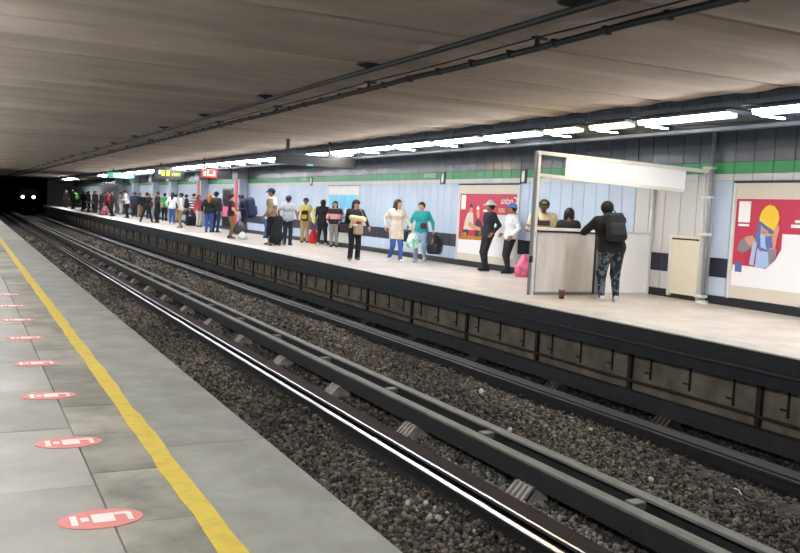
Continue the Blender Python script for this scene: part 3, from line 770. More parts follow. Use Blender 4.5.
# header: a rail from the corner post across to the wall pipe, with the blank board hung in it
hd = obj('header_frame', None, None, t)
A = Vector((.0, 0, 2.72)); B = Vector((2.93, -1.40, 2.515))
ux = (B-A).normalized(); uz = Vector((0,0,1)); un = ux.cross(uz).normalized()
def plank(nm, s0, s1, a0, a1, th, m_, par):
    """piece of the header: s along the rail 0..1, a below the rail"""
    b = MB(); P = lambda s, a, n_: tuple(A + (B-A)*s - uz*a + un*n_)
    b.v = [P(s0,a0,-th),P(s1,a0,-th),P(s1,a1,-th),P(s0,a1,-th),P(s0,a0,th),P(s1,a0,th),P(s1,a1,th),P(s0,a1,th)]
    b.f = [(0,1,2,3),(7,6,5,4),(0,4,5,1),(1,5,6,2),(2,6,7,3),(3,7,4,0)]
    return obj(nm, b, m_, par)
bpy.data.objects.remove(hd)
hd = plank('header_rail', 0, 1, 0, .065, .035, M['frame_white'], t)
plank('lower_rail', .01, .86, .415, .475, .03, M['frame_white'], hd)
plank('header_board', .165, .865, .07, .415, .02, M['white'], hd)
tag(hd, 'white header rail')
t = thing('paper_cup', 'small brown paper cup on the far platform before the booth', 'cup', (9.86, 12.75, 0))
obj('cup_wall', MB().lathe([(.045,0),(.06,.16),(.055,.16),(.042,.01)], (0,0,0), 12), M['cup'], t, smooth=True)
obj('cup_rim', MB().lathe([(.058,.155),(.064,.158),(.064,.168),(.058,.17)], (0,0,0), 12), M['stain'], t)

# ------------------------------------------------------------------ distant train in the tunnel
t = thing('train', 'dark train with two bright headlights in the tunnel mouth', 'train', (6.95, 112, 0))
obj('car_body', MB().prism([(-1.25,-1.0),(1.25,-1.0),(1.3,0),(1.2,1.6),(.8,2.2),(-.8,2.2),(-1.2,1.6),(-1.3,0)], 'y', 0, 40), M['train'], t)
obj('windscreen', MB().prism([(-1.0,1.1),(1.0,1.1),(.85,1.9),(-.85,1.9)], 'y', -.03, 0), M['glass_dark'], t)
for s_ in (-1, 1):
    h_ = obj('headlight', MB().lathe([(.10,-.05),(.17,0),(.10,.05)], (0,0,0), 12), M['headlight'], t, (s_*.60, -.06, .92)); h_.rotation_euler = (math.pi/2, 0, 0)
    obj('bumper', MB().cbox(s_*.6-.15, s_*.6+.15, -.15, 0, -.6, -.35, .01), M['soot'], t)

# ------------------------------------------------------------------ people: implicit surfaces meshed with surface nets
def surf_net(f, org, h):
    """f: 3-D array of signed distances -> (verts, quads)"""
    s = f < 0
    nx, ny, nz = f.shape
    c = [(0,0,0),(1,0,0),(0,1,0),(1,1,0),(0,0,1),(1,0,1),(0,1,1),(1,1,1)]
    cut = lambda a, d: a[d[0]:nx-1+d[0], d[1]:ny-1+d[1], d[2]:nz-1+d[2]]
    cnt = sum(cut(s, d).astype(np.int8) for d in c)
    act = (cnt > 0) & (cnt < 8)
    idx = np.full(act.shape, -1, np.int64); ii = np.argwhere(act); idx[act] = np.arange(len(ii))
    vals = [f[ii[:,0]+d[0], ii[:,1]+d[1], ii[:,2]+d[2]] for d in c]
    acc = np.zeros((len(ii), 3)); w = np.zeros(len(ii))
    for a in range(8):
        for b in range(a+1, 8):
            if sum(abs(c[a][k]-c[b][k]) for k in range(3)) != 1: continue
            va, vb = vals[a], vals[b]; m = (va < 0) != (vb < 0)
            t = np.where(m, va/(va-vb+1e-12), 0)
            acc += np.where(m[:,None], np.array(c[a]) + t[:,None]*(np.array(c[b])-np.array(c[a])), 0); w += m
    V = (ii + acc/np.maximum(w, 1)[:,None])*h + org
    Q = []
    for ax in range(3):
        sl0 = [slice(1, n-1) for n in f.shape]; sl1 = list(sl0)
        sl0[ax] = slice(0, f.shape[ax]-1); sl1[ax] = slice(1, f.shape[ax])
        a, b = s[tuple(sl0)], s[tuple(sl1)]
        e = np.argwhere(a != b)
        if not len(e): continue
        inside = a[e[:,0], e[:,1], e[:,2]]
        off = np.ones(3, int); off[ax] = 0; e = e + off
        u, v_ = [(1,2),(2,0),(0,1)][ax]
        du = np.zeros(3, int); du[u] = 1; dv = np.zeros(3, int); dv[v_] = 1
        g = lambda p: idx[p[:,0], p[:,1], p[:,2]]
        q = np.stack([g(e-du-dv), g(e-dv), g(e), g(e-du)], 1)
        q[~inside] = q[~inside][:, ::-1]
        Q.append(q[(q >= 0).all(1)])
    return V, np.vstack(Q) if Q else np.zeros((0,4), int)
def np_mesh(name, V, Q, extra=None):
    vs = [tuple(map(float, p)) for p in V]; fs = [tuple(map(int, q)) for q in Q]
    if extra:
        n = len(vs); vs += extra.v; fs += [tuple(i+n for i in q) for q in extra.f]
    me = bpy.data.meshes.new(name); me.from_pydata(vs, [], fs); me.update()
    me.polygons.foreach_set('use_smooth', [True]*len(me.polygons))
    return me
def seg(P, a, b, ra, rb):
    a = np.asarray(a, np.float32); b = np.asarray(b, np.float32); ab = b-a
    t = np.clip(((P-a)@ab)/max(float(ab@ab), 1e-9), 0, 1)
    d = P - a - t[...,None]*ab
    return np.sqrt((d*d).sum(-1)) - (ra + (rb-ra)*t)
def smin(a, b, k):
    h = np.clip(.5+.5*(b-a)/k, 0, 1)
    return b + (a-b)*h - k*h*(1-h)
def smins(L, k):
    o = L[0]
    for x in L[1:]: o = smin(o, x, k)
    return o
def ik(a, b, l1, l2, pole):
    a = np.array(a, float); b = np.array(b, float); d = b-a; L = np.linalg.norm(d); L = min(max(L, .05), (l1+l2)*.999)
    dn = d/np.linalg.norm(d); x = (l1*l1-l2*l2+L*L)/(2*L); hgt = math.sqrt(max(l1*l1-x*x, 0))
    p = np.array(pole, float); p = p - dn*(p@dn); p /= np.linalg.norm(p)+1e-9
    return a + dn*x + p*hgt, a + dn*L
def rotm(yaw=0, pitch=0, roll=0):
    return np.array(Matrix.Rotation(math.radians(yaw), 3, 'Z') @ Matrix.Rotation(-math.radians(pitch), 3, 'X') @ Matrix.Rotation(math.radians(roll), 3, 'Y'))
SKIN = {k: mat('skin_'+k, c, .55) for k, c in dict(tan='b98263', brown='9a6a4c', light='cf9f80').items()}
def cloth(c, kind=None): return mat('cloth_' + c + (kind or ''), c, .85, var=.25, scale=14, bump=.15, bscale=30)
HAIRM = dict(black=mat('hair_black', '15120f', .6), brown=mat('hair_brown', '2c1d15', .6), orange=mat('hair_orange', 'b0641c', .6), grey=mat('hair_grey', '77726c', .7))
camo = mat('camo_cloth', '5b6a76', .85, scale=13, col2='141a22', ramp=(.5,.56), detail=3)
_shoe = {}
def shoe_mesh():
    if 'm' in _shoe: return _shoe['m'], _shoe['s']
    h = .009; org = np.array([-.07,-.13,-.02]); n = (16, 42, 18)
    g = np.stack(np.meshgrid(*[np.arange(k)*h+o for k, o in zip(n, org)], indexing='ij'), -1).astype(np.float32)
    f = smins([seg(g, (0,-.06,.05), (0,.05,.05), .042, .042), seg(g, (0,.05,.045), (.008,.15,.032), .043, .036), seg(g, (0,-.045,.06), (0,-.04,.1), .042, .040)], .03)
    f = np.maximum(f, .012 - g[...,2]); f = np.maximum(f, g[...,2]-.112)
    _shoe['m'] = np_mesh('shoe', *surf_net(f, org, h))
    o = MB(); pts = [(.045*math.sin(2*math.pi*k/18) + (.006 if math.cos(2*math.pi*k/18) > 0 else 0), .045 + .15*math.cos(2*math.pi*k/18)) for k in range(18)]
    o.prism(pts[::-1], 'z', 0, .024); _shoe['s'] = o.mesh('sole')
    return _shoe['m'], _shoe['s']
def finger_mb(mb, wrist, hand_dir, side, palm_n, s, curl):
    """four fingers and a thumb, rooted in the palm; side = thumb direction"""
    hd = Vector(hand_dir).normalized(); sd = Vector(side).normalized(); pn = Vector(palm_n).normalized(); w = Vector(wrist)
    for i, L in enumerate((.068, .078, .074, .058)):
        b = w + hd*.085*s + sd*(.030 - .020*i)*s
        d = hd.copy(); pts = [b - hd*.02*s]; p_ = b
        pts.append(p_)
        for k in range(3):
            d = (d + pn*curl*.55).normalized(); p_ = p_ + d*L*s/3; pts.append(p_)
        mb.tube(pts, [.0085*s, .0095*s, .009*s, .008*s, .0055*s], 6)
    b = w + hd*.03*s + sd*.025*s
    d = (sd*.8 + hd*.7 + pn*.2).normalized(); d2 = (hd*.9 + sd*.25 + pn*(.2+curl*.5)).normalized()
    mb.tube([b - d*.01*s, b + d*.03*s, b + d*.03*s + d2*.028*s, b + d*.03*s + d2*.05*s], [.012*s, .0115*s, .010*s, .006*s], 6)

PEOPLE = {}
def person(label, x, y, a, H, top='333333', legs='222222', shoes='1a1a1a', hair='short', hairc='black', hat=None, hatc='222222', skin='tan',
           sleeve='long', hem=.86, lean=0, side=0, head=(0,0), feet=None, arms=None, build=1.0, h=.02, tunic=0.0, topm=None, legm=None,
           crouch=0.0, collar=None, key=None, sole=None, flare=0.0, hood=None, vest=None):
    """a: heading relative to facing the camera (0 towards it, 90 to the right of the picture, 180 away)"""
    s = H/1.75
    phi = math.atan2(-y, -x) + math.radians(a); rz = phi - math.pi/2
    t = thing('person', label, 'person', (x, y, 0), rz, None)
    feet = feet or ((-.10, .0), (.10, .02))            # left (x<0 is the person's left when facing +y is x>0: kept simple), right
    arms = arms or (None, None)
    bw = build
    drop = crouch
    root = np.array([(feet[0][0]+feet[1][0])/2*.6, (feet[0][1]+feet[1][1])/2*.8, .95-drop])
    dmax = max(math.hypot(feet[0][1]-root[1], feet[0][0]-root[0]), math.hypot(feet[1][1]-root[1], feet[1][0]-root[0]))
    root[2] -= max(0, .84 - math.sqrt(max(.84**2 - max(0, dmax-.03)**2, .2))) * .9
    Rt = rotm(0, lean, side)
    chest = root + Rt@np.array([0, .01, .36]); neck = root + Rt@np.array([0, .0, .535])
    Rh = Rt@rotm(head[0], head[1] - lean*.6)
    hc = neck + Rh@np.array([0, .02, .165])
    J = dict(root=root, chest=chest, neck=neck, head=hc)
    hips = [root + Rt@np.array([sx*.085*bw, 0, -.04]) for sx in (-1, 1)]
    ank = [np.array([feet[i][0], feet[i][1], .09 + (feet[i][2] if len(feet[i]) > 2 else 0)]) for i in (0, 1)]
    knees = []
    for i in (0, 1):
        k, e = ik(hips[i], ank[i], .43, .405, (0, 1, .1)); knees.append(k); ank[i] = e
    sh = [root + Rt@np.array([sx*.185*bw, 0, .475]) for sx in (-1, 1)]
    el, wr = [], []
    for i in (0, 1):
        sx = (-1, 1)[i]
        tgt = arms[i] if arms[i] is not None else (sx*(.27*bw+.01), .03, .90-drop)
        k, e = ik(sh[i], np.array(tgt, float)+np.array([0, 0, 0]), .285, .255, (sx*.5, -1, -.35)); el.append(k); wr.append(e)
    hdirs = []
    for i in (0, 1):
        d = wr[i]-el[i]; d /= np.linalg.norm(d); hdirs.append(d)
    allp = np.array([root, chest, neck, hc, *ank, *knees, *el, *wr, *(np.array(wr)+np.array(hdirs)*.2)])
    mn = allp.min(0) - .2; mx = allp.max(0) + .2; mn[2] = -.03; mx[2] = max(mx[2], hc[2]+.17)
    hh = h/s; n = np.ceil((mx-mn)/hh).astype(int)+1
    P = np.stack(np.meshgrid(*[mn[k]+np.arange(n[k])*hh for k in range(3)], indexing='ij'), -1).astype(np.float32)
    ex = Rt[:,0]
    tor = smins([seg(P, root-ex*.075*bw, root+ex*.075*bw, .108*bw, .108*bw),
                 seg(P, root+Rt@np.array([-.055*bw,.005,.14]), root+Rt@np.array([.055*bw,.005,.14]), .098*bw, .098*bw),
                 seg(P, chest-ex*.085*bw, chest+ex*.085*bw, .108*bw, .108*bw),
                 seg(P, sh[0]+ex*.03, sh[1]-ex*.03, .062, .062)], .09)
    leg = []
    for i in (0, 1):
        leg.append(smin(seg(P, hips[i], knees[i], .088*bw, .058*bw), seg(P, knees[i], ank[i], .056*bw, .038), .03))
    legs_f = smin(leg[0], leg[1], .015)
    foot = [seg(P, ank[i]+[0,-.03,-.045], ank[i]+[0,.11,-.058], .03, .028) for i in (0, 1)]
    up = [seg(P, sh[i], el[i], .052*bw, .041*bw) for i in (0, 1)]; fo = [seg(P, el[i], wr[i], .040*bw, .027) for i in (0, 1)]
    hand = [seg(P, wr[i]+hdirs[i]*.01, wr[i]+hdirs[i]*.075, .027, .03) for i in (0, 1)]
    nk = seg(P, neck+Rt@np.array([0,-.005,-.03]), hc+Rh@np.array([0,-.02,-.06]), .055, .05)
    Lh = (P-hc)@Rh
    HL = lambda p: hc + Rh@np.array(p)
    cran = np.sqrt((Lh[...,0]/.92)**2 + (Lh[...,1]+.012)**2*.92 + (Lh[...,2]-.012)**2) - .101
    face = smins([cran, seg(P, HL((0,.03,-.035)), HL((0,.045,-.075)), .062, .045), seg(P, HL((0,.078,.008)), HL((0,.098,-.022)), .012, .016),
                  seg(P, HL((-.035,.075,.02)), HL((.035,.075,.02)), .014, .014)], .022)
    ears = np.minimum(seg(P, HL((-.088,-.005,-.01)), HL((-.088,-.005,.02)), .016, .018), seg(P, HL((.088,-.005,-.01)), HL((.088,-.005,.02)), .016, .018))
    face = smin(face, ears, .01)
    body = smins([tor, legs_f, *foot], .05)
    body = smins([body, *up, *fo, *hand], .035); body = smins([body, nk, face], .03)
    fm = MB()
    for i in (0, 1):
        sx = (-1, 1)[i]
        inward = np.array([-sx, .3, 0]); inward -= hdirs[i]*(inward@hdirs[i]); thumb = np.cross(hdirs[i], inward)*(1 if sx < 0 else -1)
        if thumb[1] < 0 and abs(hdirs[i][2]) > .5: thumb = -thumb
        if abs(hdirs[i][2]) <= .5: thumb = thumb if thumb[2] > 0 else -thumb
        finger_mb(fm, wr[i], hdirs[i], thumb, inward, 1.0, .6)
    V, Q = surf_net(body, mn, hh)
    b = obj('body', np_mesh('body', V, Q, fm), SKIN[skin], t)
    b.scale = (s, s, s)
    def part(nm, f, m_, par=t):
        V, Q = surf_net(f, mn, hh)
        if not len(Q): return None
        me = np_mesh(nm, V, Q); o = obj(nm, me, m_, par)
        o.scale = (s, s, s)
        return o
    # trousers
    lc = legm or cloth(legs)
    flr = .016 + flare*np.clip((.5-P[...,2])/.5, 0, 1)
    tr = smin(legs_f, seg(P, root-ex*.075*bw, root+ex*.075*bw, .108*bw, .108*bw), .04) - flr
    tr = np.maximum(tr, .055 - P[...,2]); tr = np.maximum(tr, (P-root)@Rt[:,2] - .10)
    part('trousers', tr, lc)
    # top
    tc = topm or cloth(top)
    if sleeve == 'long': slv = [smin(up[i], fo[i] , .02) - .014 for i in (0, 1)]
    elif sleeve == 'half': slv = [np.maximum(up[i] - .02, ((P-sh[i])@((el[i]-sh[i])/np.linalg.norm(el[i]-sh[i]))) - .20) for i in (0, 1)]
    else: slv = [up[i] + .03 for i in (0, 1)]
    if sleeve == 'long': slv = [np.maximum(slv[i], ((P-wr[i])@hdirs[i]) + .0) for i in (0, 1)]
    up_z = (P-root)@Rt[:,2]
    base_t = tor - .026
    if tunic: base_t = np.minimum(base_t, np.maximum(smin(base_t, legs_f - .03, .08), 0) ) if False else smin(base_t, np.maximum(smin(leg[0], leg[1], .12) - .035, up_z - .05), .05)
    tp = smins([base_t, *slv], .03)
    tp = np.maximum(tp, (hem - .95) - up_z)
    tp = np.maximum(tp, np.where(np.abs((P-root)@ex) < .075, up_z - .545, -1))
    part('top', tp, tc)
    if vest:
        part('vest', np.maximum(np.maximum(np.minimum(tor, slv[0]*0+1) - .036, -.05 - up_z), np.where(np.abs((P-root)@ex) < .085, up_z-.50, up_z - .50)), cloth(vest))
    if hood:
        hf = np.maximum(cran - .02, Lh[...,1]*.8 - .03); hf = smin(hf, seg(P, neck+Rt@np.array([-.06,-.03,.0]), neck+Rt@np.array([.06,-.03,.0]), .065, .065), .04)
        part('hood', hf, cloth(hood))
    # shoes
    sm_, so_ = shoe_mesh()
    for i in (0, 1):
        me = sm_.copy(); me.materials.append(cloth(shoes)); o = obj('shoe', me, None, t, tuple(np.array([ank[i][0], ank[i][1], ank[i][2]-.09])*s))
        o.scale = (s, s, s); o.rotation_euler = (0, 0, math.radians(8 if i == 0 else -8))
        me = so_.copy(); me.materials.append(cloth(sole or 'cfcac2')); obj('sole', me, None, o)
    # hair and hats
    hm = HAIRM[hairc]
    cut_face = Lh[...,1]*.95 - Lh[...,2]*.75 - .028
    hf = np.maximum(np.maximum(cran - .015, cut_face), -.085 - Lh[...,2])
    if hair == 'long':
        hf = smins([hf, seg(P, HL((0,-.06,.0)), HL((0,-.10,-.24)) , .085, .07), seg(P, HL((-.07,-.01,.0)), HL((-.085,.015,-.2)), .035, .03), seg(P, HL((.07,-.01,.0)), HL((.085,.015,-.2)), .035, .03)], .03)
    elif hair == 'bob':
        hf = smins([hf, seg(P, HL((-.06,-.05,.0)), HL((-.07,-.05,-.10)), .05, .05), seg(P, HL((.06,-.05,.0)), HL((.07,-.05,-.10)), .05, .05)], .03)
    elif hair == 'bun':
        hf = smin(hf, seg(P, HL((0,-.10,.04)), HL((0,-.13,.03)), .045, .04), .02)
    elif hair == 'tail':
        hf = smins([hf, seg(P, HL((0,-.10,.03)), HL((0,-.15,-.03)), .04, .04), seg(P, HL((0,-.15,-.03)), HL((0,-.14,-.22)), .04, .02)], .02)
    if hair and not hood: part('hair', hf, hm)
    if hat == 'cap':
        f = np.maximum(cran - .024, .022 - Lh[...,2] + .25*Lh[...,1])
        br = np.maximum(np.sqrt((Lh[...,0]/.085)**2 + ((Lh[...,1]-.09)/.10)**2)*.08 - .08, np.abs(Lh[...,2]-.035+.25*(Lh[...,1]-.08)) - .012/1)
        br = np.maximum(br, .03 - Lh[...,1])
        part('cap', np.minimum(f, br), cloth(hatc))
    elif hat == 'beanie':
        part('beanie', np.maximum(np.minimum(cran - .026, seg(P, HL((0,-.02,.09)), HL((0,-.03,.11)), .05, .03)), .012 - Lh[...,2] + .15*Lh[...,1]), cloth(hatc))
    elif hat == 'brim':
        f = np.maximum(smin(cran - .024, seg(P, HL((0,-.01,.08)), HL((0,-.01,.10)), .075, .07), .03), .03 - Lh[...,2])
        br = np.maximum(np.sqrt((Lh[...,0]/.15)**2 + ((Lh[...,1]-.0)/.17)**2)*.15 - .15, np.abs(Lh[...,2]-.04) - .013)
        part('hat', np.minimum(f, br), cloth(hatc))
    # eyes and mouth
    if h <= .021:
        em = MB().lathe([(.002,-.008),(.008,-.004),(.009,0),(.008,.004),(.002,.008)], (0,0,0), 8).mesh('eye'); em.materials.append(mat('eye_dark', '1a1310', .3))
        for sx in (-1, 1): o = obj('eye', em, None, t, tuple(HL((sx*.032,.082,.004))*s)); o.scale = (s,s,s)
        mm = MB().cbox(-.022,.022,-.006,.006,-.004,.004,.002).mesh('mouth'); mm.materials.append(mat('lip', '7d4238', .5))
        q = HL((0,.088,-.058))*s; o = obj('mouth', mm, None, t, tuple(q)); o.rotation_euler = (0, 0, math.radians(head[0])); o.scale = (s,s,s)
    Mw = Matrix.Translation((x, y, 0)) @ Matrix.Rotation(rz, 4, 'Z') @ Matrix.Scale(s, 4)
    info = dict(root=t, M=Mw, rz=rz, J=J, wr=wr, hd=hdirs, s=s, Rt=Rt)
    if key: PEOPLE[key] = info
    return info
def at(info, p): return info['M'] @ Vector(p)
def hand_at(info, i, d=.09): return info['M'] @ Vector(tuple(info['wr'][i] + info['hd'][i]*d))

# ------------------------------------------------------------------ bags
def sdf_obj(name, fn, lo, hi, h, m_, parent):
    lo = np.array(lo, float); hi = np.array(hi, float); n = np.ceil((hi-lo)/h).astype(int)+1
    P = np.stack(np.meshgrid(*[lo[k]+np.arange(n[k])*h for k in range(3)], indexing='ij'), -1).astype(np.float32)
    V, Q = surf_net(fn(P), lo, h)
    return obj(name, np_mesh(name, V, Q), m_, parent)
def rbox(P, c, b, r):
    q = np.abs(P-np.array(c, np.float32)) - (np.array(b, np.float32)-r)
    return np.sqrt((np.maximum(q, 0)**2).sum(-1)) + np.minimum(q.max(-1), 0) - r
def backpack(label, info, c1, c2, size=(.15,.085,.24), z=1.26, back=-.245, strap=True, front=False, tall=1.0):
    """worn on the back (or the front) of a person"""
    Rt = info['Rt']; root = info['J']['root']; sy = 1 if front else -1
    loc = at(info, root + Rt@np.array([0, (abs(back))*sy, z-.95]))
    t = thing('backpack', label, 'backpack', loc, info['rz'])
    t.scale = (info['s'],)*3
    e = Matrix(Rt.tolist()).to_euler(); q = (Matrix.Rotation(info['rz'], 3, 'Z') @ Matrix(Rt.tolist())).to_euler(); t.rotation_euler = q
    if front: t.rotation_euler = (Matrix.Rotation(info['rz'], 3, 'Z') @ Matrix(Rt.tolist()) @ Matrix.Rotation(math.pi, 3, 'Z')).to_euler()
    bx, by, bz = size
    sdf_obj('bag_body', lambda P: rbox(P, (0,0,0), (bx*(1), by, bz), max(.07, by*.85)) + .03*np.clip(P[...,2]/bz, -1, 1)*.6, (-bx-.06,-by-.06,-bz-.06), (bx+.06,by+.06,bz+.06), .018, cloth(c1), t)
    sdf_obj('front_pocket', lambda P: rbox(P, (0,-by-.0,-bz*.35), (bx*.8,.045,bz*.45), .035), (-bx,-by-.09,-bz-.05), (bx,-by+.09,bz*.3), .016, cloth(c2), t)
    obj('top_handle', MB().tube([(-.04,by*.5,bz-.02),(-.03,by*.5,bz+.04),(.03,by*.5,bz+.04),(.04,by*.5,bz-.02)], .01, 6), cloth(c2), t)
    if strap:
        for sx in (-1, 1):
            obj('strap', MB().tube([(sx*.10,by-.01,bz*.75),(sx*.115,by+.09,bz*.95),(sx*.12,by+.22,bz*.85),(sx*.125,by+.27,bz*.3),(sx*.13,by+.2,-bz*.4),(sx*.12,by-.01,-bz*.75)], .016, 6), cloth(c2), t)
    for zz in (-.02, .10): obj('zip', MB().tube([(-bx*.7,-by-.012,zz*1.3+.05),(bx*.7,-by-.012,zz*1.3+.05)], .006, 5), mat('zip_grey', '55585c', .4, metal=.6), t)
    return t
def plastic_bag(label, loc, c, r=.16, tall=.42, name='plastic_bag', cat='bag', handles=True, c2=None, rough=.35, seed=0, sx=1.0, rz=0):
    """hanging from its handles: loc is the top (grip) point"""
    t = thing(name, label, cat, (loc[0], loc[1], loc[2]-tall), rz)
    m_ = mat('plastic_' + c + (c2 or ''), c, rough, scale=6, col2=c2 or c, ramp=(.42,.55), bump=.5, bscale=14)
    rr = np.random.default_rng(seed); ph_ = rr.uniform(0, 6, 6)
    def f(P):
        zt = P[...,2]/tall
        th = np.arctan2(P[...,1], P[...,0]*1.0)
        rad = r*(1.0 - .75*np.clip((zt-.45)/.5, 0, 1)**1.2)*(1+.07*np.sin(3*th+ph_[0]+6*zt)+.05*np.sin(7*th+ph_[1]-9*zt))
        d = np.sqrt((P[...,0]/sx)**2+(P[...,1]/.75)**2) - rad
        d = np.maximum(d, zt*tall - tall*.9)
        low = r*.55 - P[...,2]
        e = np.sqrt(np.maximum(d + r*.5, 0)**2 + np.maximum(low, 0)**2) - r*.5
        return np.where(low > 0, np.maximum(d*.7, e), d*.7)
    sdf_obj('bag_body', f, (-r*1.4*sx,-r*1.3,-.03), (r*1.4*sx,r*1.3,tall), .016, m_, t)
    if handles:
        for q in (-1, 1): obj('handle', MB().tube([(q*.03*sx,.0,tall*.86),(q*.03,.0,tall*.95),(q*.012,0,tall*1.03)], .012, 6), m_, t)
    return t
def handbag(label, loc, c, rz=0, w=.17, d=.07, hgt=.12, strap=.28, name='handbag'):
    t = thing(name, label, 'bag', (loc[0], loc[1], loc[2]), rz)
    sdf_obj('bag_body', lambda P: rbox(P, (0,0,hgt), (w,d,hgt), .05) + .02*P[...,2], (-w-.05,-d-.05,-.04), (w+.05,d+.05,2*hgt+.05), .016, cloth(c), t)
    obj('flap', MB().cbox(-w*.85, w*.85, -d-.018, -d+.01, hgt*.9, hgt*1.8, .006), cloth(c), t)
    if strap: obj('strap', MB().tube([(-w*.75,0,hgt*1.8),(-w*.55,0,hgt*2+strap*.8),(0,0,hgt*2+strap),(w*.55,0,hgt*2+strap*.8),(w*.75,0,hgt*1.8)], .011, 6), cloth(c), t)
    return t

# ------------------------------------------------------------------ the people on the far platform
# customer at the booth
i = person('person in black hooded jacket and camouflage leggings leaning on the booth counter', 10.50, 12.2, -158, 1.84, top='121215', legm=camo, shoes='d8cfc8', hair=None, hood='121214',
    lean=14, side=-4, feet=((-.14,-.02),(.15,.05)), arms=((-.30,.48,1.27),(.02,.50,1.24)), build=1.24, h=.015, hem=.84, head=(10,12), sole='e8e2dc', skin='tan')
backpack('black backpack worn by the person at the booth counter', i, '1a1c1e', '232629', (.17,.085,.25), z=1.27, back=-.25)
# sellers behind the counter
person('seller in cream shirt and black cap with yellow front behind the counter', 10.95, 14.95, 5, 1.84, top='dccfae', legs='2a2c33', hat='cap', hatc='1c1a1c', skin='brown', sleeve='half', head=(0,16), lean=6, build=1.1, h=.016,
    arms=((-.22,.30,1.12),(.22,.30,1.12)), key='seller')
i = PEOPLE['seller']; o = obj('cap_front', MB().cbox(-.035,.045,.085,.10,.03,.10,.006), cloth('d8b84a'), i['root'], tuple((np.array(i['J']['head'])+np.array([.0,.005,.01]))*i['s'])); o.rotation_euler = (math.radians(-14),0,0)
t = thing('sling_bag', 'small brown sling bag across the seller\'s cream shirt', 'bag', at(i, (0,.20,1.30)), i['rz'])
obj('pouch', MB().cbox(-.13,.13,0,.06,-.06,.05,.012), cloth('4b2f22'), t); obj('strap', MB().tube([(.10,.02,.04),(.14,-.04,.18),(.16,-.12,.24)], .012, 6), cloth('4b2f22'), t)
person('person with dark hair seen from behind inside the booth', 11.05, 14.2, 175, 1.68, top='1b1b20', legs='22242a', hair='bob', hairc='black', h=.018, head=(0,5), skin='brown')
# two men against the cookery poster
person('man in white cap and navy shirt leaning on the cookery poster', 12.25, 18.9, -62, 1.80, top='1f232e', legs='1b1e26', shoes='15151a', hat='brim', hatc='e9e6e0', skin='brown', lean=-5, head=(-25,4),
    feet=((-.09,.16),(.10,.10)), arms=((-.24,.10,.98),(.25,.16,.98)), h=.018, hem=.88, build=1.0)
person('man in blue cap and white long-sleeved shirt beside the navy-shirted man', 12.36, 18.12, -68, 1.76, top='eceef0', legs='16181d', shoes='15151a', hat='cap', hatc='4c86c8', skin='brown', lean=-3, head=(-10,3),
    feet=((-.10,.10),(.10,.02)), arms=((-.24,.10,.96),(.22,.18,1.0)), h=.018, hem=.84, build=1.1)
# two women walking with bags
w1 = person('woman with long dark hair in a beige tunic and blue jeans', 10.98, 21.9, 20, 1.78, top='d8cdbb', legs='3f62a8', shoes='e8e6e4', hair='long', hairc='brown', skin='light', hem=.66, tunic=1,
    feet=((-.10,.16),(.12,-.14,.03)), arms=((-.40,.16,.97),(.34,.03,.98)), head=(35,6), h=.018, sole='f0f0f0')
w2 = person('woman in a teal sweater and light jeans with tied hair', 11.85, 22.0, -12, 1.74, top='2aa6a8', legs='9dbad0', shoes='d8d6d4', hair='bun', hairc='brown', skin='light', hem=.86,
    feet=((-.10,-.12,.03),(.12,.14)), arms=((-.36,.05,.95),(.40,.10,.99)), head=(-12,12), h=.018, sole='f0f0f0')
p = hand_at(w1, 0); plastic_bag('pale green and white plastic bag held between the two women', (p.x, p.y, p.z), 'dfe8e2', .19, .50, c2='5fbd9a', seed=3)
p = hand_at(w2, 1); plastic_bag('dark plastic bag carried beside the pale green bag', (p.x, p.y, p.z), '24272b', .12, .34, seed=4)
p = hand_at(w2, 0); plastic_bag('large black garbage bag in the hand of the woman in teal', (p.x+.06, p.y, p.z), '15171a', .24, .62, seed=5, name='garbage_bag')
handbag('small dark red pouch held against the teal sweater', at(w2, (-.08,.16,.98)), '5a2434', w2['rz'], .10, .03, .09, 0, 'pouch')
# woman with beanie carrying a bundle
w3 = person('woman in black with a beanie carrying a wrapped bundle and bags', 9.9, 22.4, 14, 1.70, top='1c1a20', legs='15151a', shoes='6d6a5e', hair='bob', hat='beanie', hatc='17171c', skin='light', hem=.80,
    feet=((-.12,.02),(.14,.16)), arms=((-.40,.14,.98),(.14,.27,1.12)), head=(14,6), build=1.08, h=.018, flare=.03)
t = thing('wrapped_bundle', 'cream and maroon blanket bundle held on the chest of the beanie woman', 'bundle', at(w3, (0,.20,1.20)), w3['rz'])
sdf_obj('blanket', lambda P: smins([seg(P, (-.2,.02,0), (.16,.06,.05), .09, .075), seg(P, (.10,.05,-.02), (.17,.04,-.2), .06, .05)], .05), (-.34,-.12,-.3), (.3,.2,.2), .016, cloth('d8cf9a'), t)
obj('maroon_band', MB().tube([(-.12,.03,-.09),(0,.05,-.10),(.12,.06,-.075)], [.06,.065,.055], 10), cloth('7a2436'), t, smooth=True)
obj('white_band', MB().tube([(-.02,.06,-.16),(.1,.07,-.14)], [.05,.045], 10), cloth('e4ded2'), t, smooth=True)
t = thing('shoulder_bag', 'tan cloth shoulder bag hanging before the beanie woman', 'bag', at(w3, (-.06,.24,.78)), w3['rz'])
sdf_obj('bag_body', lambda P: rbox(P, (0,0,.14), (.14,.07,.16), .06), (-.2,-.14,-.06), (.2,.14,.36), .016, cloth('a89778'), t)
obj('strap', MB().tube([(-.1,0,.26),(-.13,-.05,.55),(-.05,-.1,.72)], .014, 6), cloth('a89778'), t)
handbag('black patterned handbag on the arm of the beanie woman', at(w3, (.34,.12,.80)), '2a2226', w3['rz'], .17, .09, .12, .2)
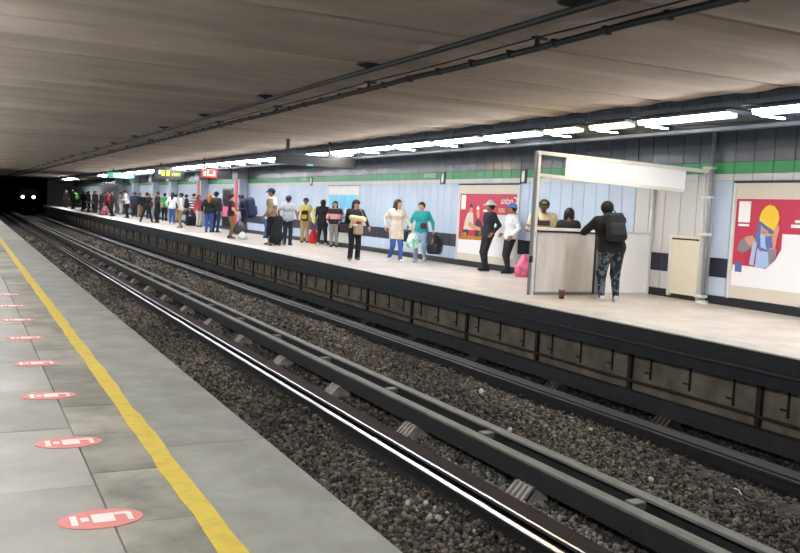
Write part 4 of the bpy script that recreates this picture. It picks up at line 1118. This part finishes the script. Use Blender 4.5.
# group by the blue poster
g1 = person('person in yellow and white vest and tan trousers by the red bag', 12.1, 32.2, -8, 1.76, top='d9cf9e', legs='b89f72', shoes='5a4a44', hat='cap', hatc='2a3450', skin='brown', h=.02, sleeve='half', vest='e0cf6a', arms=((-.30,.16,1.02),(.28,.2,1.0)), flare=.02, hem=.9)
backpack('yellow and black backpack worn on the chest of the yellow vest person', g1, '1f1f1f', 'd4a21e', (.14,.07,.2), z=1.10, back=.235, front=True)
p = at(g1, (-.36,.12,.62)); plastic_bag('bright red shopping bag standing by the yellow vest person', (p.x, p.y, .62), 'd2222c', .19, .62, c2='b81a26', seed=7, name='shopping_bag')
g2 = person('person in a long black hooded jacket seen from behind by the blue poster', 12.15, 30.5, 175, 1.72, top='15151a', legs='17171c', shoes='d6d2cc', hair=None, hood='15151a', hem=.72, tunic=1, h=.02, feet=((-.14,0),(.15,.02)), build=1.05)
t = thing('yellow_bag', 'pale yellow cloth bag at the side of the black hooded person', 'bag', at(g2, (-.33,.02,.92)), g2['rz'])
sdf_obj('bag_body', lambda P: rbox(P, (0,0,.2), (.07,.12,.26), .05), (-.14,-.18,-.1), (.14,.18,.5), .018, cloth('d8cf8c'), t); obj('strap', MB().tube([(0,-.05,.4),(.06,-.03,.55),(.12,0,.6)], .014, 6), cloth('d8cf8c'), t)
pinkm = stripes('pink_black_knit', 'e09a9c', '1d1a1e', .8, 'Z')
g3 = person('woman with long black hair in a pink and black sweater', 12.2, 29.4, -6, 1.68, top='e09a9c', topm=pinkm, legs='8f8c88', shoes='2a2a2c', hair='long', skin='light', h=.02, arms=((-.24,.24,1.02),(.26,.22,1.0)), head=(0,6), build=1.08)
handbag('black shoulder handbag on the woman in the pink sweater', at(g3, (-.36,.12,.72)), '1f1c20', g3['rz'], .19, .09, .13, .3)
# men left of the group
person('man in pale grey shirt and navy trousers seen from behind', 10.56, 29.9, 168, 1.80, top='a9b0b4', legs='1f2840', shoes='16181e', hair='short', skin='brown', sleeve='half', hem=.80, arms=((-.30,-.06,.98),(.32,.1,1.0)), h=.02, flare=.015, head=(-12,0))
m1 = person('tall man in white shirt with tan vest and black cap beside the big black bag', 9.95, 29.95, -70, 2.03, top='e2e2e0', legs='1a1c22', shoes='1c1c1c', hat='cap', hatc='1c1e26', skin='brown', sleeve='half', vest='b29c7c', h=.02, arms=((-.25,.14,.98),(.26,.12,.92)), head=(0,8), feet=((-.08,.06),(.10,-.08)))
t = thing('duffel_bag', 'big black duffel bag on a small trolley beside the tall man', 'bag', (10.02, 29.45, 0), .4)
sdf_obj('bag_body', lambda P: smins([seg(P, (-.08,0,.30), (.05,0,.95), .22, .15), seg(P, (-.05,0,.2), (.12,0,.35), .17, .17)], .08), (-.45,-.32,-.02), (.45,.32,1.2), .022, cloth('131315'), t)
obj('handle', MB().tube([(.08,0,1.05),(.02,0,1.2),(-.08,0,1.15),(-.08,0,1.0)], .018, 6), cloth('1d1d20'), t)
tt = thing('hand_trolley', 'small wire trolley under the big black duffel bag', 'trolley', (10.02, 29.45, 0), .4)
for q in (-1, 1):
    obj('trolley_leg', MB().tube([(q*.36,.05,.0),(q*.36,.05,.28),(q*.32,.05,.34)], .014, 6), M['post_grey'], tt)
    obj('wheel', MB().lathe([(.02,-.02),(.07,-.02),(.07,.02),(.02,.02)], (0,0,0), 12), M['dark'], tt, (q*.22, .1, .07)).rotation_euler = (math.pi/2, 0, 0)
obj('trolley_plate', MB().cbox(-.36,.36,-.05,.13,.06,.085,.006), M['post_grey'], tt)
person('person in white top and blue jeans bending behind the tall man', 11.6, 35.6, 60, 1.66, top='dfe2e8', legs='3b62a0', shoes='1f2430', hair='short', skin='brown', lean=28, head=(0,20), h=.024, arms=((-.2,.35,.85),(.2,.4,.85)))
m2 = person('man in navy jacket bending his head under a huge blue backpack', 10.3, 34.4, -75, 1.84, top='1c2236', legs='1d2842', shoes='181a20', hair='short', skin='brown', lean=8, head=(0,28), h=.02, arms=((-.18,.30,1.12),(.18,.3,1.1)))
backpack('huge navy blue travel backpack on the bending man', m2, '22304e', '3b4f78', (.22,.17,.40), z=1.22, back=-.27)
m3 = person('person in maroon top and khaki trousers holding a dark bag', 9.7, 34.4, 95, 1.80, top='4a2230', legs='8d7a58', shoes='3a3028', hair='short', hairc='brown', skin='light', sleeve='half', h=.02, arms=((-.2,.2,1.0),(.25,.26,1.0)), head=(0,4))
p = hand_at(m3, 1); plastic_bag('dark grey holdall hanging in front of the maroon shirt person', (10.02, 34.1, .78), '26262a', .26, .62, c2='4c4c50', seed=9, name='holdall')
plastic_bag('white plastic bag on the floor under the dark holdall', (10.06, 33.85, .34), 'd8d8d4', .18, .34, seed=11, rough=.5)
# couple
c1_ = person('woman with orange dyed hair, black top and blue jeans', 10.3, 40.2, 170, 1.80, top='1a1a1f', legs='3c5ca0', shoes='2a2c36', hair='long', hairc='orange', h=.024, build=1.12, arms=((-.3,.05,.95),(.34,.08,.98)))
person('man in dark jacket and cap beside the orange-haired woman', 10.72, 40.6, 150, 1.92, top='2c2c34', legs='2f4468', shoes='1c1e28', hat='cap', hatc='15151a', h=.024, skin='brown', build=1.05)
t = thing('pink_bag', 'bright pink cloth bag hanging beside the man in the cap', 'bag', (11.12, 40.4, .82), .2)
sdf_obj('bag_body', lambda P: rbox(P, (0,0,.2), (.15,.08,.24), .06), (-.22,-.15,-.1), (.22,.15,.5), .02, cloth('ef7fa6'), t); obj('strap', MB().tube([(-.08,0,.4),(-.12,0,.6),(-.2,0,.65)], .014, 6), cloth('ef7fa6'), t)
strip = stripes('white_stripe_knit', 'e8e4de', '5b4038', 2.2, 'Z')
person('person in white striped sweater near the wall left of the couple', 12.15, 51.0, 20, 1.84, top='e8e4de', topm=strip, legs='2e2f36', h=.026, hat='cap', hatc='202024')
person('person in white blouse with dark hat beside the striped sweater', 12.2, 53.2, 80, 1.76, top='cfc8c0', legs='2b2b30', h=.028, hat='brim', hatc='2a2020')
t = handbag('black suitcase on the floor by the person in the striped sweater', (11.7, 49.4, .02), '17171a', .1, .36, .16, .28, .12, 'suitcase')
m4 = person('man in white shirt and khaki trousers with a black backpack', 10.2, 45.5, -100, 1.82, top='e6e2de', legs='9a8a66', shoes='6d5c46', h=.024, skin='brown', hair='short', flare=.02, build=1.06)
backpack('black backpack on the man in khaki trousers', m4, '17181c', '23252b', (.17,.10,.25), z=1.26, back=-.26)
person('woman with long black hair in white top and blue jeans', 10.9, 51.0, 170, 1.86, top='e9ebea', legs='38619c', shoes='c8c6c4', hair='long', h=.026, arms=((-.3,.1,1.0),(.34,.06,.98)))
g5 = person('person in bright green top with a tan bag', 11.85, 57.8, 175, 1.84, top='27a55a', legs='202228', h=.028, hair='short')
handbag('tan shoulder bag on the person in the green top', at(g5, (-.22,-.24,.86)), 'c9a277', g5['rz'], .17, .08, .16, .2)
person('man in black facing left with a bent arm', 10.5, 53.2, -70, 1.88, top='17181c', legs='18191e', h=.026, hair='short', hairc='brown', arms=((-.2,.3,1.2),(.26,.05,.95)), skin='tan')
person('man in black jacket striding with legs apart', 9.95, 53.6, 175, 1.86, top='16171d', legs='1c202c', h=.026, hair='short', feet=((-.34,.0),(.30,.0)), hem=.84)
person('person in dark blue jacket half hidden left of the striding man', 12.1, 68.0, 40, 1.82, top='22263a', legs='b58f68', h=.03)
person('person in navy coat by the wall left of the tan trousers', 12.2, 71.5, 10, 1.86, top='262c46', legs='2b2f3c', h=.03)
person('big man in white shirt and black trousers leaning over', 10.4, 63.2, -85, 2.0, top='f0efec', legs='141519', h=.026, hair='short', lean=14, head=(0,18), build=1.2, hem=.86, arms=((-.2,.34,1.15),(.2,.34,1.1)), skin='brown')
person('person in white trousers and grey sweater in the far crowd', 11.6, 74.0, 60, 1.86, top='8a8d94', legs='dcdcdc', h=.03)
rp = person('person in cream shirt and white trousers with a red backpack', 10.3, 69.5, 110, 1.84, top='ece0cc', legs='d4d0cc', h=.028, hair='short')
backpack('bright red backpack on the person in the cream shirt', rp, 'c8202c', 'a81824', (.17,.10,.25), z=1.26, back=-.26)
person('person in grey hat and white shirt at the back of the far crowd', 11.3, 78.8, 10, 2.0, top='d9d9dc', legs='2a2c34', hat='cap', hatc='8f9094', h=.03)
crowd = [(9.6,70.0,'2c2430','3a2c34','maroon scarf','long'),(10.0,76.8,'1d1c24','22242c','black coat','short'),(10.9,84.5,'24262e','2b2e38','charcoal jacket','short'),
         (10.1,82.4,'181a20','8d93a2','black sweater and pale jeans','short'),(9.8,84.2,'1c2030','20242e','navy parka','bob'),(10.4,73.5,'40222c','281c24','dark red jacket','long')]
for k, (x, y, a, b, d, hr_) in enumerate(crowd):
    person('person in %s standing in the far dark crowd' % d, x, y, random.uniform(-80, 80), 1.82 + .06*random.random(), top=a, legs=b, hair=hr_, h=.03)
person('person in black at the far end of the platform', 10.1, 101.0, 20, 1.9, top='1a1a1e', legs='1d1d22', h=.034)
gp = person('person in white shirt with a lime green backpack at the platform end', 10.35, 96.5, -70, 1.9, top='e6ddd2', legs='5a5046', h=.034)
backpack('lime green backpack at the far end of the platform', gp, '4fbf2a', '3fa51f', (.2,.15,.30), z=1.24, back=-.30)
plastic_bag('purple and orange shopping bag on the floor in the far crowd', (9.62, 68.6, .8), '8a3a86', .3, .8, c2='c9843a', seed=21, name='shopping_bag')
plastic_bag('crumpled pink plastic bag on the floor by the booth post', (12.28, 17.35, .62), 'd86a84', .28, .66, c2='c44f6e', seed=31, handles=False)

more = [(11.4,66.2,'2b3550','23252c','steel blue jacket',170),(11.9,60.5,'8a8f9c','2a2c36','grey sweater',30),(9.9,66.8,'352a3a','1d1c22','plum cardigan',-60),
        (11.5,80.5,'c9c4bd','3a3c46','beige shirt',20),(10.7,77.6,'6b2430','22202a','wine red coat',-20),(11.9,84.0,'e3e1dc','30343e','white tee shirt',15),
        (9.7,79.0,'20242c','191b20','black raincoat',90),(10.6,90.0,'2a2a30','24262c','dark grey hoodie',-30),(9.9,92.5,'3a3f52','2a2d38','slate blue jacket',40),
        (11.3,93.5,'55483e','2b2622','brown jacket',10),(12.0,76.5,'7d8aa0','34405a','pale denim shirt',0),(11.8,62.8,'b0605a','2b2a30','salmon shirt',-10),
        (11.7,48.0,'b9525c','d4cfc8','rose cardigan',40),(12.1,55.6,'2b3448','b8906a','dark denim jacket',100)]
for k, (x, y, a, b, d, an) in enumerate(more):
    person('person in %s among the waiting crowd' % d, x, y, an, 1.74 + .12*random.random(), top=a, legs=b, hair=['short','long','bob','short','bun'][k % 5], hairc=['black','brown'][k % 2], h=.03)
